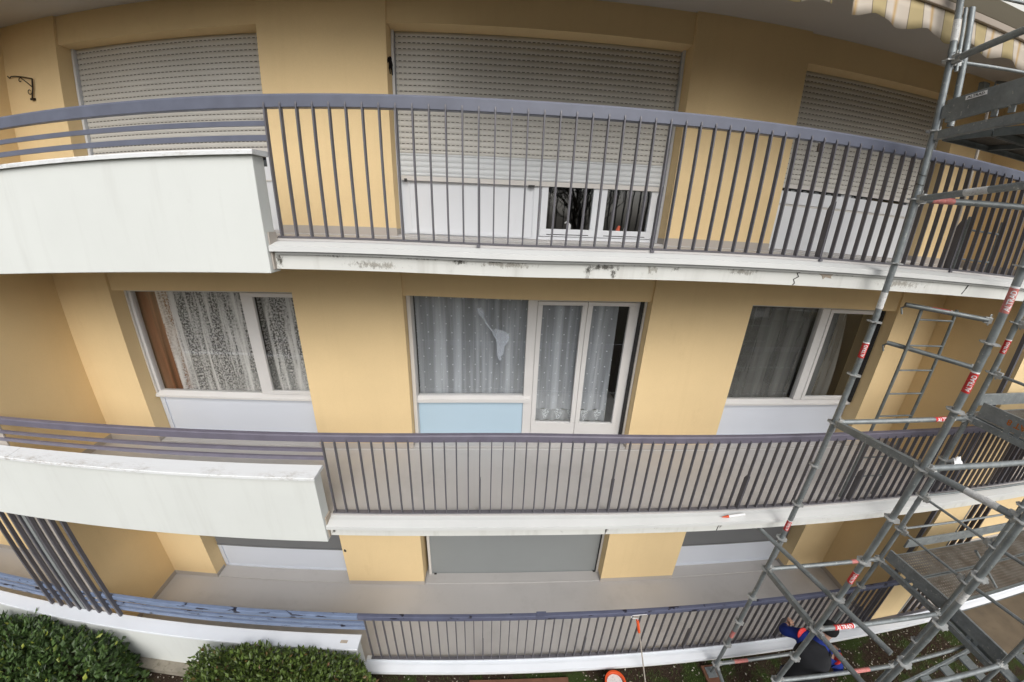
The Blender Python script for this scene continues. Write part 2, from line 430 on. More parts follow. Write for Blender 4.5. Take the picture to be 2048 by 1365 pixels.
# ------------------------------------------------------------------ building
B = thing('apartment_building', 'three storey cream yellow apartment block with long white balconies', 'building', (2, 1.3, GZ))
X0, X1 = -12.0, 20.0
XOL = [(-9.0, -6.9), (-6.9, -4.35)]
zhead = [2.10, 4.85, 7.43]
for k in range(3):
    z0 = ZF[k]; zc = [2.56, 5.31, 7.72][k]
    w = MB()
    for a, b in XP: w.box(a, b, D, D + .45, z0 - .1, zc + .02)
    w.box(-3.69, -3.42, D - .06, D, z0, zc + .02) if False else None
    for a, b in XO: w.box(a, b, D + .03, D + .45, zhead[k], zc + .02)
    w.box(X0, -4.3, D, D + .45, z0 - .1, zc + .02)
    w.box(8.3, X1, D, D + .45, z0 - .1, zc + .02)
    w.build('wall', 'yellow', B)
    # cross walls between flats
    for a, b in ((-4.3, -3.69), (7.697, 8.3)):
        MB().box(a, b, .02, D + .45, z0 - .1, zc + .02).build('cross_wall', 'yellow', B)
    # plinth band
    p = MB(); h = .085
    for a, b in XP: p.box(a + (.001 if a > 0 else 0), b, D - .004, D, z0 + .001, z0 + h)
    for a, b in XO:
        p.box(a, a + .004, D - .004, RC - .01, z0 + .001, z0 + h * .9); p.box(b - .004, b, D - .004, RC - .01, z0 + .001, z0 + h * .9)
    p.box(-3.69, -3.686, .03, D - .004, z0 + .001, z0 + h); p.box(7.693, 7.697, .03, D - .004, z0 + .001, z0 + h)
    p.box(X0, -4.3, D - .004, D, z0 + .001, z0 + .1); p.box(8.3, X1, D - .004, D, z0 + .001, z0 + .1)
    p.build('plinth', 'plinth', B)
    # room behind the windows
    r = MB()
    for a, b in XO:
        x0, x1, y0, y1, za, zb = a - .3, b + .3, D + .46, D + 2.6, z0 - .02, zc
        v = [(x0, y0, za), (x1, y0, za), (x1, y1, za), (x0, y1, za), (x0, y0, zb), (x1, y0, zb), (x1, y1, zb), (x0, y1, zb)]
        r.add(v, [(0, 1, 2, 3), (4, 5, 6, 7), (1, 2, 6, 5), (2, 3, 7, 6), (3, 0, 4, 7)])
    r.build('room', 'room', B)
# ceiling / slabs
def slab(k, zt):
    zb = zt - .19
    s = MB()
    s.box(X0, X1, -.10, D + 2.7, zb, zt - .006)
    o = s.build('balcony_slab', 'band', B)
    f = MB().box(X0, X1, -.02, D + .46, zt - .004, zt).build('floor_finish', 'floor', o)
    c = MB().box(X0 + .01, X1 - .01, -.04, D + .44, zb - .006, zb - .002).build('soffit', 'ceiling', o)
    # sheet flashing with a lip, from the parapet end to the right
    xa = -.055
    prof = [(-.022, zt + .012), (-.075, zt + .006), (-.150, zt - .016), (-.153, zt - .055), (-.146, zt - .057), (-.143, zt - .022), (-.101, zt - .012), (-.101, zt - .004), (-.022, zt - .002)]
    fl = MB().prism(prof, 'x', xa, X1).build('flashing', 'flash' if k else 'flash_white', o, label=None)
    # second drip strip under the lip
    if k == 2: MB().prism([(-.101, zt - .058), (-.122, zt - .062), (-.122, zt - .078), (-.101, zt - .074)], 'x', xa + .03, X1).build('drip_strip', 'flash', o)
    MB().box(xa, X1, -.03, .028, zt + .013, zt + .030).build('kerb_strip', 'floor' if k else 'flash_white', o)
    return o
slabs = [slab(0, ZF[0]), slab(1, ZF[1]), slab(2, ZF[2])]
top = MB().box(X0, X1, -.10, D + 2.7, 7.72, 7.92).build('balcony_slab', 'band', B)
MB().box(X0 + .01, X1 - .01, -.08, D + .44, 7.712, 7.717).build('soffit', 'ceiling', top)
MB().box(X0, X1, D, D + 2.7, 7.925, 10.2).build('wall', 'yellow', B)
MB().box(X0 - .3, X1 + .3, -.35, D + 3, 10.2, 10.4).build('roof', 'concrete', B)
MB().box(X0, X1, D + 2.72, D + 9, GZ - .2, 10.19).build('wall', 'yellow', B)
# foundation kerb under the ground floor
MB().box(X0, X1, -.085, .5, GZ - .3, ZF[0] - .195).build('foundation', 'concrete', B)
MB().box(X0, -.06, -.30, -.10, GZ - .1, ZF[0] - .13).build('kerb', 'concrete', B)
# parapets (left part of every balcony)
pars = []
for k in range(3):
    zt = ZF[k]; zb = zt - .215 if k else GZ - .02
    h = [.575, .615, .595][k]
    PX0 = X0
    o = MB().box(PX0, -.06, -.165, -.035, zb, zt + h).build('parapet', 'white', B, bevel=.006); pars.append(o)
    # returns of the sides and inner foot
    capm = 'cap' if k else 'flash_white'
    prof = [(-.195, zt + h + .001), (-.195, zt + h + .026), (-.19, zt + h + .032), (-.02, zt + h + .040), (-.012, zt + h + .034), (-.012, zt + h + .004), (-.03, zt + h + .002)]
    segs = [(PX0, -3.46), (-3.455, -.035)] if k == 1 else [(PX0, -.035)]
    for a, b in segs: MB().prism(prof, 'x', a, b).build('coping', capm, o)
    if k: MB().box(-.058, -.048, -.13, -.04, zt - .19, zt + .08).build('end_foot', 'peel' if k == 1 else 'plinth', o)
    if k == 0: MB().prism([(-.28, zt + h + .046), (-.19, zt + h + .046), (-.175, zt + h + .0455), (-.27, zt + h + .0455)][:0] or [(-.28, -.125), (-.19, -.125), (-.185, -.09), (-.275, -.09)], 'z', zt + h + .033, zt + h + .039).build('worn_patch', 'peel', o)

# cracks and stains standing on the slab edges
def crack(o, pts, w, yy=-.1035, mat='crack', name='crack'):
    m = MB()
    for (xa, za), (xb, zb) in zip(pts, pts[1:]):
        ww = w * random.uniform(.5, 1.3)
        m.add([(xa - ww / 2, yy, za), (xa + ww / 2, yy, za), (xb + ww / 2, yy, zb), (xb - ww / 2, yy, zb),
               (xa - ww / 2, yy + .005, za), (xa + ww / 2, yy + .005, za), (xb + ww / 2, yy + .005, zb), (xb - ww / 2, yy + .005, zb)],
              [(0, 1, 2, 3), (7, 6, 5, 4), (0, 4, 5, 1), (1, 5, 6, 2), (2, 6, 7, 3), (3, 7, 4, 0)])
    return m.build(name, mat, o)
crack(slabs[2], [(4.135, 5.425), (4.10, 5.41), (4.12, 5.385), (4.08, 5.36), (4.10, 5.33), (4.085, 5.312)], .010)
crack(slabs[2], [(4.0, 5.428), (4.06, 5.424), (4.135, 5.423)], .007)
crack(slabs[2], [(6.05, 5.42), (6.03, 5.38), (6.0, 5.33)], .016)
crack(slabs[1], [(4.165, 2.70), (4.15, 2.66), (4.135, 2.64), (4.13, 2.565)], .013)
crack(slabs[1], [(2.86, 2.695), (2.855, 2.66), (2.85, 2.60), (2.852, 2.565)], .007)
def decal_mat(name, c, k):
    m = NM(name); tc = m.n('TexCoord'); mp = m.n('Mapping'); mp.inputs['Location'].default_value = (-.5, -.5, -.5)
    m.l(tc.outputs['Generated'], mp.inputs['Vector']); mp.vector_type = 'POINT'
    ln = m.n('VectorMath'); ln.operation = 'LENGTH'; m.l(mp.outputs[0], ln.inputs[0])
    fall = m.ramp(ln.outputs['Value'], [(.05, 1.0), (.48, 0.0)])
    n = m.noise(30, 8, .8, vs=(1, 1, .55))
    f = m.ramp(m.math('ADD', n, m.math('MULTIPLY', fall, .22)), [(.60, 0.0), (.70, k)])
    m.set(c, .95, 0, .1); m.l(m.math('MULTIPLY', f, m.ramp(fall, [(0.0, 0.0), (.3, 1.0)])), m.b.inputs['Alpha']); return m.m
M['stain'] = decal_mat('algae_stain', (.10, .095, .08, 1), .75); M['stain_soft'] = decal_mat('soft_stain', (.30, .27, .22, 1), .45); M['stain_faint'] = decal_mat('faint_stain', (.55, .52, .48, 1), .35)
def decal(o, x, z, w, h, mat='stain', yy=-.1028):
    MB().add([(x - w / 2, yy, z - h / 2), (x + w / 2, yy, z - h / 2), (x + w / 2, yy, z + h / 2), (x - w / 2, yy, z + h / 2)], [(0, 1, 2, 3)]).build('stain', mat, o)
for (x, z, w, h, mt) in ((2.545, 5.365, .10, .13, 'stain'), (2.34, 5.365, .09, .13, 'stain'), (2.45, 5.40, .45, .07, 'stain'), (1.33, 5.41, .24, .07, 'stain'), (.42, 5.42, .16, .05, 'stain'), (1.05, 5.425, .5, .05, 'stain'),
                     (2.85, 5.39, .12, .11, 'stain_soft'), (3.05, 5.40, .08, .06, 'stain'), (3.6, 5.40, .4, .08, 'stain_soft'), (-.02, 5.37, .10, .16, 'stain'), (1.7, 5.40, .7, .08, 'stain_soft'), (.7, 5.36, .6, .1, 'stain_soft'), (5.2, 5.38, .8, .1, 'stain_soft')):
    decal(slabs[2], x, z, w, h, mt)
for j in range(9):  # dark row under the lip: drip dirt plus its painted shadow line
    decal(slabs[1], .6 + j * .95, 2.683, 1.3, .05, 'stain' if j % 3 else 'stain_soft'); decal(slabs[2], .5 + j * 1.0, 5.428, 1.2, .035, 'stain_soft' if j % 2 else 'stain')
for (x, z, w, h, mt) in ((2.70, 2.685, .5, .05, 'stain'), (2.86, 2.63, .06, .14, 'stain'), (.5, 2.68, .5, .05, 'stain'), (1.4, 2.68, .6, .04, 'stain_soft'), (3.4, 2.65, .14, .06, 'stain'), (4.15, 2.63, .08, .14, 'stain'), (5.5, 2.66, .9, .07, 'stain_soft'), (-.01, 2.64, .08, .15, 'stain')):
    decal(slabs[1], x, z, w, h, mt)
MB().prism([(4.30, 5.42), (4.46, 5.43), (4.43, 5.405), (4.44, 5.385), (4.38, 5.395), (4.36, 5.375), (4.345, 5.402)], 'y', -.1034, -.098).build('bare_patch', 'peel', slabs[2])

# ------------------------------------------------------------------ windows and shutters
def wnd(name='window'):
    return name
def frame_rect(m, x0, x1, z0, z1, w, y0, y1):
    m.box(x0, x1, y0, y1, z1 - w, z1); m.box(x0, x1, y0, y1, z0, z0 + w)
    m.box(x0, x0 + w, y0, y1, z0 + w, z1 - w); m.box(x1 - w, x1, y0, y1, z0 + w, z1 - w)
def pane(x0, x1, z0, z1, par, y=RC + .03):
    return MB().box(x0 - .004, x1 + .004, y, y + .005, z0 - .004, z1 + .004).build('pane', 'glass', par)
FR = 'frame'
# --- first floor (middle) ---
zf = ZF[1]
def mid_window(x0, x1, xm0, xm1, gx0, gx1, mleft=.0):
    zs = zf + .64
    m = MB()
    m.box(x0, x1, RC, RC + .07, zf + 2.05, zf + 2.10)          # head
    m.box(x0, x0 + .055, RC, RC + .07, zs + .05, zf + 2.05); m.box(x1 - .055, x1, RC, RC + .07, zs + .05, zf + 2.05)
    m.box(xm0, xm1, RC - .004, RC + .07, zs + .05, zf + 2.05)
    o = m.build('window', FR, B, bevel=.004)
    s = MB().prism([(RC - .045, zs - .02), (RC - .045, zs + .01), (RC + .02, zs + .05), (RC + .07, zs + .05), (RC + .07, zs - .02)], 'x', x0, x1).build('sill', FR, o)
    pane(x0 + .055, xm0, zs + .05, zf + 2.05, o)
    c = MB(); a, b = xm1, x1 - .055
    frame_rect(c, a + .002, b - .002, zs + .052, zf + 2.048, .05, RC - .012, RC + .03)
    cs = c.build('casement', FR, o, bevel=.004)
    pane(a + .05, b - .05, zs + .1, zf + 2.0, o, RC + .01)
    MB().box(x0, x1, RC + .02, RC + .06, zf + .005, zs - .02).build('spandrel_panel', 'panel', o)
    t = MB(); t.box(x0 + .0, x0 + .06, RC + .005, RC + .02, zf + .02, zs - .02); t.box(x1 - .06, x1, RC + .005, RC + .02, zf + .02, zs - .02); t.box(x0 + .06, x1 - .06, RC + .005, RC + .02, zf + .02, zf + .09)
    t.build('panel_trim', 'panel', o)
    g2 = MB(); g2.box(x0, x0 + .02, RC - .025, RC - .002, zf + .62, zf + 2.098); g2.build('shutter_guide', 'guide', o)
    return o
wl = mid_window(-2.925, -.682, -1.43, -1.33, 0, 0)
wr = mid_window(4.748, 6.925, 5.95, 6.07, 0, 0)
MB().box(-1.86, -1.80, RC - .03, RC - .001, zf + 2.09, zf + 2.10).build('stopper', 'seal', wl)
MB().box(6.90, 6.925, RC - .05, RC - .004, zf + .66, zf + 2.09).build('seal_strip', 'seal', wr)
# central one: fixed light over a blue panel, two-leaf door to the right
m = MB(); x0, x1 = .555, 3.48
m.box(.60, 2.03, RC + .02, RC + .07, zf + 2.07, zf + 2.10); m.box(2.03, 2.15, RC - .005, RC + .07, zf + .005, zf + 2.10); m.box(2.15, 3.43, RC - .004, RC + .07, zf + 2.05, zf + 2.10)
m.box(3.37, 3.43, RC - .005, RC + .07, zf + .02, zf + 2.05)
wc = m.build('window', FR, B, bevel=.004)
MB().prism([(RC - .045, zf + .61), (RC - .045, zf + .66), (RC, zf + .69), (RC + .07, zf + .69), (RC + .07, zf + .61)], 'x', .60, 2.12).build('sill', FR, wc)
pane(.60, 2.03, zf + .69, zf + 2.07, wc)
MB().box(.60, 2.03, RC + .02, RC + .06, zf + .005, zf + .61).build('spandrel_panel', 'blue_panel', wc, label='pale blue panel under the fixed pane')
gd = MB(); gd.box(.555, .60, RC - .08, RC + .07, zf + .005, zf + 2.10); gd.build('shutter_guide', 'guide', wc)
MB().box(3.43, 3.455, RC - .06, RC + .07, zf + .005, zf + 2.10).build('seal_strip', 'seal', wc)
MB().box(3.455, 3.482, RC - .08, RC + .07, zf + .005, zf + 2.10).build('shutter_guide', 'guide', wc)
for a, b in ((2.152, 2.776), (2.780, 3.368)):
    c = MB(); c.box(a, b, RC - .015, RC + .03, zf + 2.0, zf + 2.048); c.box(a, b, RC - .015, RC + .03, zf + .03, zf + .29)
    c.box(a, a + .062, RC - .015, RC + .03, zf + .29, zf + 2.0); c.box(b - .062, b, RC - .015, RC + .03, zf + .29, zf + 2.0)
    d = c.build('door_leaf', FR, wc, bevel=.004)
    pane(a + .062, b - .062, zf + .29, zf + 2.0, wc, RC + .01)
# --- roller shutters ---
def slats(x0, x1, z0, z1, mat, parent, y=RC, name='slats'):
    """curved slats; every slat is a shallow arc, joints fall on multiples of PITCH"""
    m = MB(); k0 = math.floor(z0 / PITCH + 1e-4); k1 = math.ceil(z1 / PITCH - 1e-4)
    for k in range(k0, k1):
        za, zb = max(z0, k * PITCH), min(z1, (k + 1) * PITCH)
        if zb - za < .004: continue
        prof = []
        for i in range(6):
            t = i / 5; zz = za + (zb - za) * t
            prof.append((y - .0095 * math.sin(math.pi * (.12 + .88 * t)) + .004, zz))
        prof += [(y + .012, zb), (y + .012, za)]
        m.prism(prof, 'x', x0, x1)
    return m.build(name, mat, parent, smooth=False)
def shutter_obj(x0, x1, zb, zt, zperf, guide=True, lbl=None, guides=(1, 1)):
    m = MB().prism([(RC - .012, zb), (RC - .012, zb + .045), (RC + .012, zb + .05), (RC + .012, zb)], 'x', x0 + .01, x1 - .01)
    o = m.build('roller_shutter', 'guide', B, label=lbl)
    if zperf > zb + .06: slats(x0 + .01, x1 - .01, zb + .05, zperf, 'shut_plain', o)
    slats(x0 + .01, x1 - .01, max(zperf, zb + .05), zt, 'shut_perf', o, name='perforated_slats')
    return o
zt = ZF[2]
def guides(xs, z0, z1, o):
    for a, b in xs: MB().box(a, b, RC - .035, RC + .06, z0, z1).build('shutter_guide', 'pvc', o)
# left, second floor
s = shutter_obj(-2.90, -.70, 6.315, 7.43, 6.36, lbl='shutter stopped just above the white panel')
guides([(-2.928, -2.90), (-.70, -.679)], zt + .01, 7.43, s)
w = MB(); frame_rect(w, -2.90, -.70, zt + .52, 7.43, .16, RC + .03, RC + .09); w.box(-2.90, -.70, RC + .03, RC + .09, zt + .02, zt + .52)
wA = w.build('window', 'pvc', B)
MB().box(-2.90, -.70, RC + .02, RC + .028, zt + .53, zt + .545).build('trim', 'guide', wA)
pane(-2.74, -.86, zt + .68, 7.27, wA, RC + .07)
# centre, second floor
s = shutter_obj(.575, 3.46, 6.07, 7.43, 6.335, lbl='shutter halfway down over the white door')
guides([(.551, .575), (3.46, 3.483)], zt + .01, 7.43, s)
MB().box(.62, .645, RC - .03, RC - .013, 6.055, 6.085).build('end_stop', 'seal', s)
MB().box(1.95, 2.02, RC - .03, RC - .013, 6.055, 6.075).build('end_stop', 'seal', s)
w = MB(); w.box(.575, 2.02, RC + .03, RC + .09, zt + .02, 7.43); w.box(2.02, 2.10, RC + .018, RC + .09, zt + .02, 7.43); w.box(3.43, 3.46, RC + .02, RC + .09, zt + .02, 7.43); w.box(2.10, 3.43, RC + .03, RC + .09, 7.35, 7.43)
w.box(2.10, 3.43, RC + .02, RC + .09, zt + .015, zt + .05)
wB = w.build('window', 'pvc', B)
t = MB(); t.box(.62, .66, RC + .018, RC + .03, zt + .03, 6.2); t.box(1.93, 1.97, RC + .018, RC + .03, zt + .03, 6.2); t.box(.66, 1.93, RC + .018, RC + .03, zt + .03, zt + .06); t.build('panel_trim', 'pvc', wB)
for a, b in ((2.105, 2.762), (2.768, 3.425)):
    c = MB(); c.box(a, b, RC + .01, RC + .06, zt + .055, zt + .135); c.box(a, a + .075, RC + .01, RC + .06, zt + .135, 7.2); c.box(b - .075, b, RC + .01, RC + .06, zt + .135, 7.2); c.box(a, b, RC + .01, RC + .06, 7.2, 7.35)
    d = c.build('door_leaf', 'pvc', wB, bevel=.004)
    c2 = MB(); c2.box(a + .085, b - .085, RC + .008, RC + .03, zt + .072, zt + .080); c2.build('glazing_seal', 'seal', wB)
    pane(a + .075, b - .075, zt + .135, 7.2, wB, RC + .04)
# right, second floor
s = shutter_obj(4.77, 6.905, 6.215, 7.43, 6.20, lbl='shutter stopped above a narrow dark gap')
guides([(4.745, 4.77), (6.905, 6.928)], zt + .01, 7.43, s)
w = MB(); w.box(4.77, 6.905, RC + .03, RC + .09, zt + .02, zt + .52); w.box(4.77, 6.905, RC + .02, RC + .09, zt + .545, zt + .685); w.box(4.77, 4.9, RC + .03, RC + .09, zt + .685, 7.43); w.box(6.78, 6.905, RC + .03, RC + .09, zt + .685, 7.43); w.box(5.75, 5.9, RC + .03, RC + .09, zt + .685, 7.43)
wC = w.build('window', 'pvc', B)
pane(4.9, 5.75, zt + .685, 7.4, wC, RC + .06); pane(5.9, 6.78, zt + .685, 7.4, wC, RC + .06)
MB().box(4.77, 6.905, RC + .032, RC + .09, zt + .521, zt + .544).build('trim', 'guide', wC)
MB().box(6.84, 6.86, RC + .005, RC + .02, zt + .60, zt + .69).build('latch', 'seal', wC)
# ground floor: closed shutters over white panels
z0 = ZF[0]
for a, b, lbl in ((-2.925, -.68, 'grey shutter over the white panel'), (4.748, 6.925, 'grey shutter over the white panel')):
    o = MB().box(a + .02, b - .02, RC, RC + .012, z0 + .57, z0 + 2.1).build('roller_shutter', 'shut_dark', B, label=None)
    MB().box(a + .02, b - .02, RC - .01, RC + .014, z0 + .545, z0 + .57).build('bottom_bar', 'shut_dark', o)
    w = MB().box(a, b, RC + .03, RC + .08, z0 + .005, z0 + 2.1).build('window', 'panel', B)
    t = MB(); t.box(a, a + .06, RC + .015, RC + .03, z0 + .03, z0 + .56); t.box(b - .06, b, RC + .015, RC + .03, z0 + .03, z0 + .56); t.box(a + .06, b - .06, RC + .015, RC + .03, z0 + .02, z0 + .05)
    t.build('panel_trim', 'panel', w)
o = MB().box(.64, 3.45, RC, RC + .012, z0 + .02, z0 + 2.1).build('roller_shutter', 'shut_grey', B, label='plain grey shutter closed to the floor')
MB().box(.60, .64, RC - .03, RC + .03, z0 + .005, z0 + 2.1).build('shutter_guide', 'guide', o)
MB().box(3.45, 3.483, RC - .03, RC + .03, z0 + .005, z0 + 2.1).build('shutter_guide', 'guide', o)
MB().box(.64, 3.45, RC - .014, RC + .016, z0 + .005, z0 + .02).build('bottom_bar', 'shut_grey', o)
for x in (.70, 3.42): MB().box(x - .02, x + .02, RC - .035, RC - .015, z0 + .003, z0 + .03).build('end_stop', 'seal', o)
MB().box(3.435, 3.449, RC - .02, RC - .002, z0 + .03, z0 + 2.1).build('seal_strip', 'seal', o)
# thresholds inside the recesses, a step above the balcony floor
for k in range(3):
    z = ZF[k]; m = MB()
    for a, b in XO: m.box(a + .005, b - .005, D + .01, D + .45, z + .001, z + .018)
    m.build('threshold', 'floor', slabs[k], bevel=.004)
    if k: MB().box(X0, X1, D - .030, D - .026, z + .0005, z + .004).build('floor_joint', 'flash', slabs[k])
MB().prism([(-.655, .79), (-.625, .775), (-.615, .80), (-.63, .83), (-.648, .835)], 'y', D - .004, D + .01).build('chipped_spot', 'crack', B)

# ------------------------------------------------------------------ curtains and things behind the panes
def curtain(x0, x1, z0, z1, mat, label, y=1.43, amp=.02, wl=.11, group=None, name='curtain', flare=0.0, cat='curtain', x1b=None):
    m = MB(); n = max(8, int((x1 - x0) / .012)); rows = 8
    x1b = x1 if x1b is None else x1b
    ph = random.uniform(0, 6)
    for j in range(rows + 1):
        t = j / rows
        for i in range(n + 1):
            xe = x1 + (x1b - x1) * t
            x = x0 + (xe - x0) * i / n
            yy = y + amp * math.sin(2 * math.pi * (x + .01 * math.sin(9 * x + 2 * t)) / wl + ph) * (.55 + .45 * math.sin(3.1 * x + ph)) + amp * .4 * math.sin(23 * x + ph * 2)
            m.v.append((x + flare * math.sin(5 * x + ph) * t * .03, yy, z1 + (z0 - z1) * t))
    for j in range(rows):
        for i in range(n):
            a = j * (n + 1) + i; m.f.append((a, a + 1, a + n + 2, a + n + 1))
    o = m.build(name, mat, None, smooth=True); return tag(o, label, cat, group)
curtain(-2.93, -2.47, 3.3, 4.86, 'rust_cloth', 'rust brown drape at the left edge of the first floor left window', 1.405, .02, .075)
curtain(-2.60, -1.38, 3.3, 4.86, 'lace', 'white flowered lace curtain next to the rust brown drape', 1.385, .018, .13, flare=1, x1b=-1.36)
curtain(-1.33, -.60, 3.3, 4.86, 'lace', 'white flowered lace curtain in the narrow casement beside the first pier', 1.42, .022, .15, flare=1)
curtain(.60, 2.06, 3.3, 4.86, 'dots', 'white net curtain with small dots above the pale blue panel', 1.42, .020, .17)
c = curtain(2.18, 2.74, 3.17, 4.86, 'dots', 'dotted net curtain with a lace hem in the left leaf of the glazed door', 1.42, .022, .14)
def hem(par, x0, x1, ph):
    m = MB(); n = 50
    for j in range(3):
        for i in range(n + 1):
            x = x0 + (x1 - x0) * i / n; m.v.append((x, 1.418 + .018 * math.sin(x * 40 + ph), 3.17 - .09 * j))
    for j in range(2):
        for i in range(n):
            a = j * (n + 1) + i; m.f.append((a, a + 1, a + n + 2, a + n + 1))
    m.build('lace_hem', 'hem', par, smooth=True)
hem(c, 2.18, 2.74, 0)
c = curtain(2.82, 3.21, 3.17, 4.86, 'dots', 'dotted net curtain drawn short of the dark gap in the right leaf of the door', 1.42, .022, .19, x1b=3.24)
hem(c, 2.82, 3.24, 1.5)
curtain(4.80, 5.97, 3.3, 4.86, 'grey_voile', 'dull grey pleated curtain in the wide pane of the right window', 1.42, .025, .17)
curtain(6.05, 6.5, 3.3, 4.86, 'grey_voile', 'grey curtain hanging askew in the narrow pane beside the scaffold', 1.42, .02, .2, x1b=6.66)
# frosted stork on the fixed pane
st = thing('stork_decal', 'frosted white long-necked bird figure on the dotted curtain window', 'window decal', (1.6, RC + .028, 4.3))
body = [(1.60, 4.42), (1.66, 4.40), (1.72, 4.385), (1.78, 4.35), (1.805, 4.31), (1.80, 4.27), (1.785, 4.22), (1.74, 4.17), (1.735, 4.05), (1.70, 4.02), (1.71, 3.97), (1.68, 3.95), (1.645, 4.04), (1.64, 4.2), (1.62, 4.27), (1.60, 4.31), (1.56, 4.35), (1.61, 4.34)]
MB().prism(body, 'y', RC + .0265, RC + .0285).build('body', 'stork', st)
MB().prism([(1.37, 4.66), (1.41, 4.69), (1.455, 4.66), (1.475, 4.61), (1.455, 4.585), (1.47, 4.55), (1.56, 4.42), (1.61, 4.36), (1.595, 4.345), (1.545, 4.40), (1.45, 4.545), (1.43, 4.57), (1.39, 4.60)], 'y', RC + .0265, RC + .0285).build('neck_and_head', 'stork', st)
# two little figurines behind the second floor door
f = thing('figurine', 'small white china figurine low behind the left door pane', 'figurine', (2.465, 1.40, 5.61))
MB().tube([(2.465, 1.40, 5.61), (2.465, 1.40, 5.64), (2.47, 1.40, 5.68), (2.45, 1.40, 5.70)], .028, 8, r2=.012).build('body', 'wire', f, smooth=True)
MB().tube([(2.44, 1.40, 5.70), (2.43, 1.40, 5.715), (2.41, 1.40, 5.70)], .012, 6, r2=.006).build('head', 'wire', f, smooth=True)
f = thing('figurine', 'small red and white figurine low behind the right door pane', 'figurine', (3.05, 1.40, 5.61))
MB().tube([(3.05, 1.40, 5.61), (3.05, 1.40, 5.65), (3.06, 1.40, 5.69)], .035, 8, r2=.014).build('body', 'orange', f, smooth=True)
MB().tube([(3.13, 1.40, 5.61), (3.13, 1.40, 5.67)], .018, 8, r2=.010).build('head', 'wire', f, smooth=True)

# ------------------------------------------------------------------ railings
def railing(k, name_lbl, matr, x0, h_top=.995):
    z = ZF[k]
    rt = thing('balcony_railing', name_lbl, 'railing', (3.5, 0, z), 'balcony railings of the three floors')
    top = .92
    hx = .010 if k == 2 else 0
    prof = [(-.012, z + top), (-.016, z + top + .004), (-.016, z + top + .066 + hx), (-.010, z + top + .078 + hx), (.026, z + top + .080 + hx), (.032, z + top + .074 + hx), (.032, z + top)]
    if k == 0:
        MB().prism(prof, 'x', X0, -3.925).build('handrail', matr, rt); MB().prism(prof, 'x', -3.905, -.04).build('handrail', matr, rt)
        MB().prism(prof, 'x', -.038, 2.33).build('handrail', matr2, rt); MB().prism(prof, 'x', 2.335, X1).build('handrail', matr2, rt)
        MB().box(2.22, 2.345, -.022, .038, z + top + .02, z + top + .090).build('joint_sleeve', matr2, rt)
    else:
        MB().prism(prof, 'x', X0, X1).build('handrail', matr, rt)
    # two flat bars over the parapet
    lo = [(.805, .838), (.708, .745)] if k else [(.82, .865), (.715, .775)]
    for a, b in lo: MB().box(X0, x0 - .006, -.012, .012, z + a, z + b).build('mid_rail', matr, rt)
    # bottom bar
    MB().box(x0 - .03, X1, -.022, .018, z + .034, z + .046).build('bottom_rail', 'bar', rt)
    # balusters: flat bars welded on the outer face, top end cut to a point
    first = None
    S = .1149
    n = 66 if k else 67
    for i in range(n + (14 if k else 0)):
        x = x0 + i * S
        if first is None:
            q = MB(); w = .0055
            for (xa, xb) in ((x - w, x + w),):
                bd = .009 if k == 2 else .005; q.prism([(-.028, z + .046), (bd, z + .046), (bd, z + top - .001), (-.0165, z + top - .001), (-.0165, z + top + .028), (-.021, z + top + .036), (-.027, z + top + .016)], 'x', xa, xb)
            first = q.build('baluster', 'bar', rt, bevel=.0015); fx = x
        else:
            copy_part(first, rt, (x - fx, 0, 0))
        # support fin every 12.5 bars
    for j in range(1, 6):
        x = x0 + round(12.65 * j) * S + .0122
        MB().prism([(-.031, z + .032), (.042, z + .032), (.042, z + .43), (.02, z + .48), (-.031, z + .50)], 'x', x - .0060, x - .0015).build('support_fin', 'bar', rt, bevel=.002)
    # short stub brackets pinned to the slab
    for j in range(0, 5 if k == 2 else 0):
        x = x0 + round(12.65 * (j + 1)) * S
        MB().box(x - .014, x + .014, -.048, .0, z + .014, z + .034).build('foot_plate', 'bar', rt)
    return rt
matr2 = 'rail_old_dull'
rG = railing(0, 'chipped blue grey railing of the ground floor terrace, the lowest one', 'rail_old', .0442)
rM = railing(1, 'mauve grey railing along the first floor balcony, in the middle', 'rail_mid', 0.0)
rA = railing(2, 'slate grey railing of the second floor balcony, in front of the shutters', 'rail', -.02)
MB().box(4.05, 4.065, -.045, -.036, ZF[2] + .84, ZF[2] + .90).build('wire_tie', 'iron', rA)
# privacy screens between flats
def screen(k, xs, label, z0, y=-.02):
    zc = [2.56, 5.31, 7.71][k] - .003
    s = thing('privacy_screen', label, 'privacy screen', (xs[0], y, z0), 'bar screens between neighbouring balconies')
    first = None
    for i, x in enumerate(xs):
        if first is None:
            first = MB().box(x - .017, x + .017, y - .01, y + .036, z0, zc).build('upright_bar', 'bar', s, bevel=.003); fx = x
        else: copy_part(first, s, (x - fx, 0, 0))
    xm = xs[len(xs) // 2]
    MB().box(xm + .03, xm + .085, y + .01, y + .03, z0, zc).build('cover_strip', 'shut_grey', s)
    return s
XL = [-3.42, -3.595, -3.77, -3.94, -4.10, -4.26, -4.43, -4.60]
for k in range(3): MB().box(-4.30, -3.69, -.001, .016, ZF[k] + .001, [2.56, 5.31, 7.71][k] - .001).build('end_panel', 'plinth', B)
screen(0, XL, 'full height dark bar screen on the left of the ground floor terrace', ZF[0] + .62, -.045)
screen(1, [x - .32 for x in XL], 'dark bar screen at the left end of the first floor balcony', ZF[1] + .66, .035)
XR = [7.60 + .175 * i for i in range(8)]
screen(0, [x + .02 for x in XR], 'full height dark bar screen on the ground floor behind the scaffold deck', ZF[0] + .02, .035)
screen(1, XR, 'full height dark bar screen on the first floor at the right edge', ZF[1] + .02, .035)

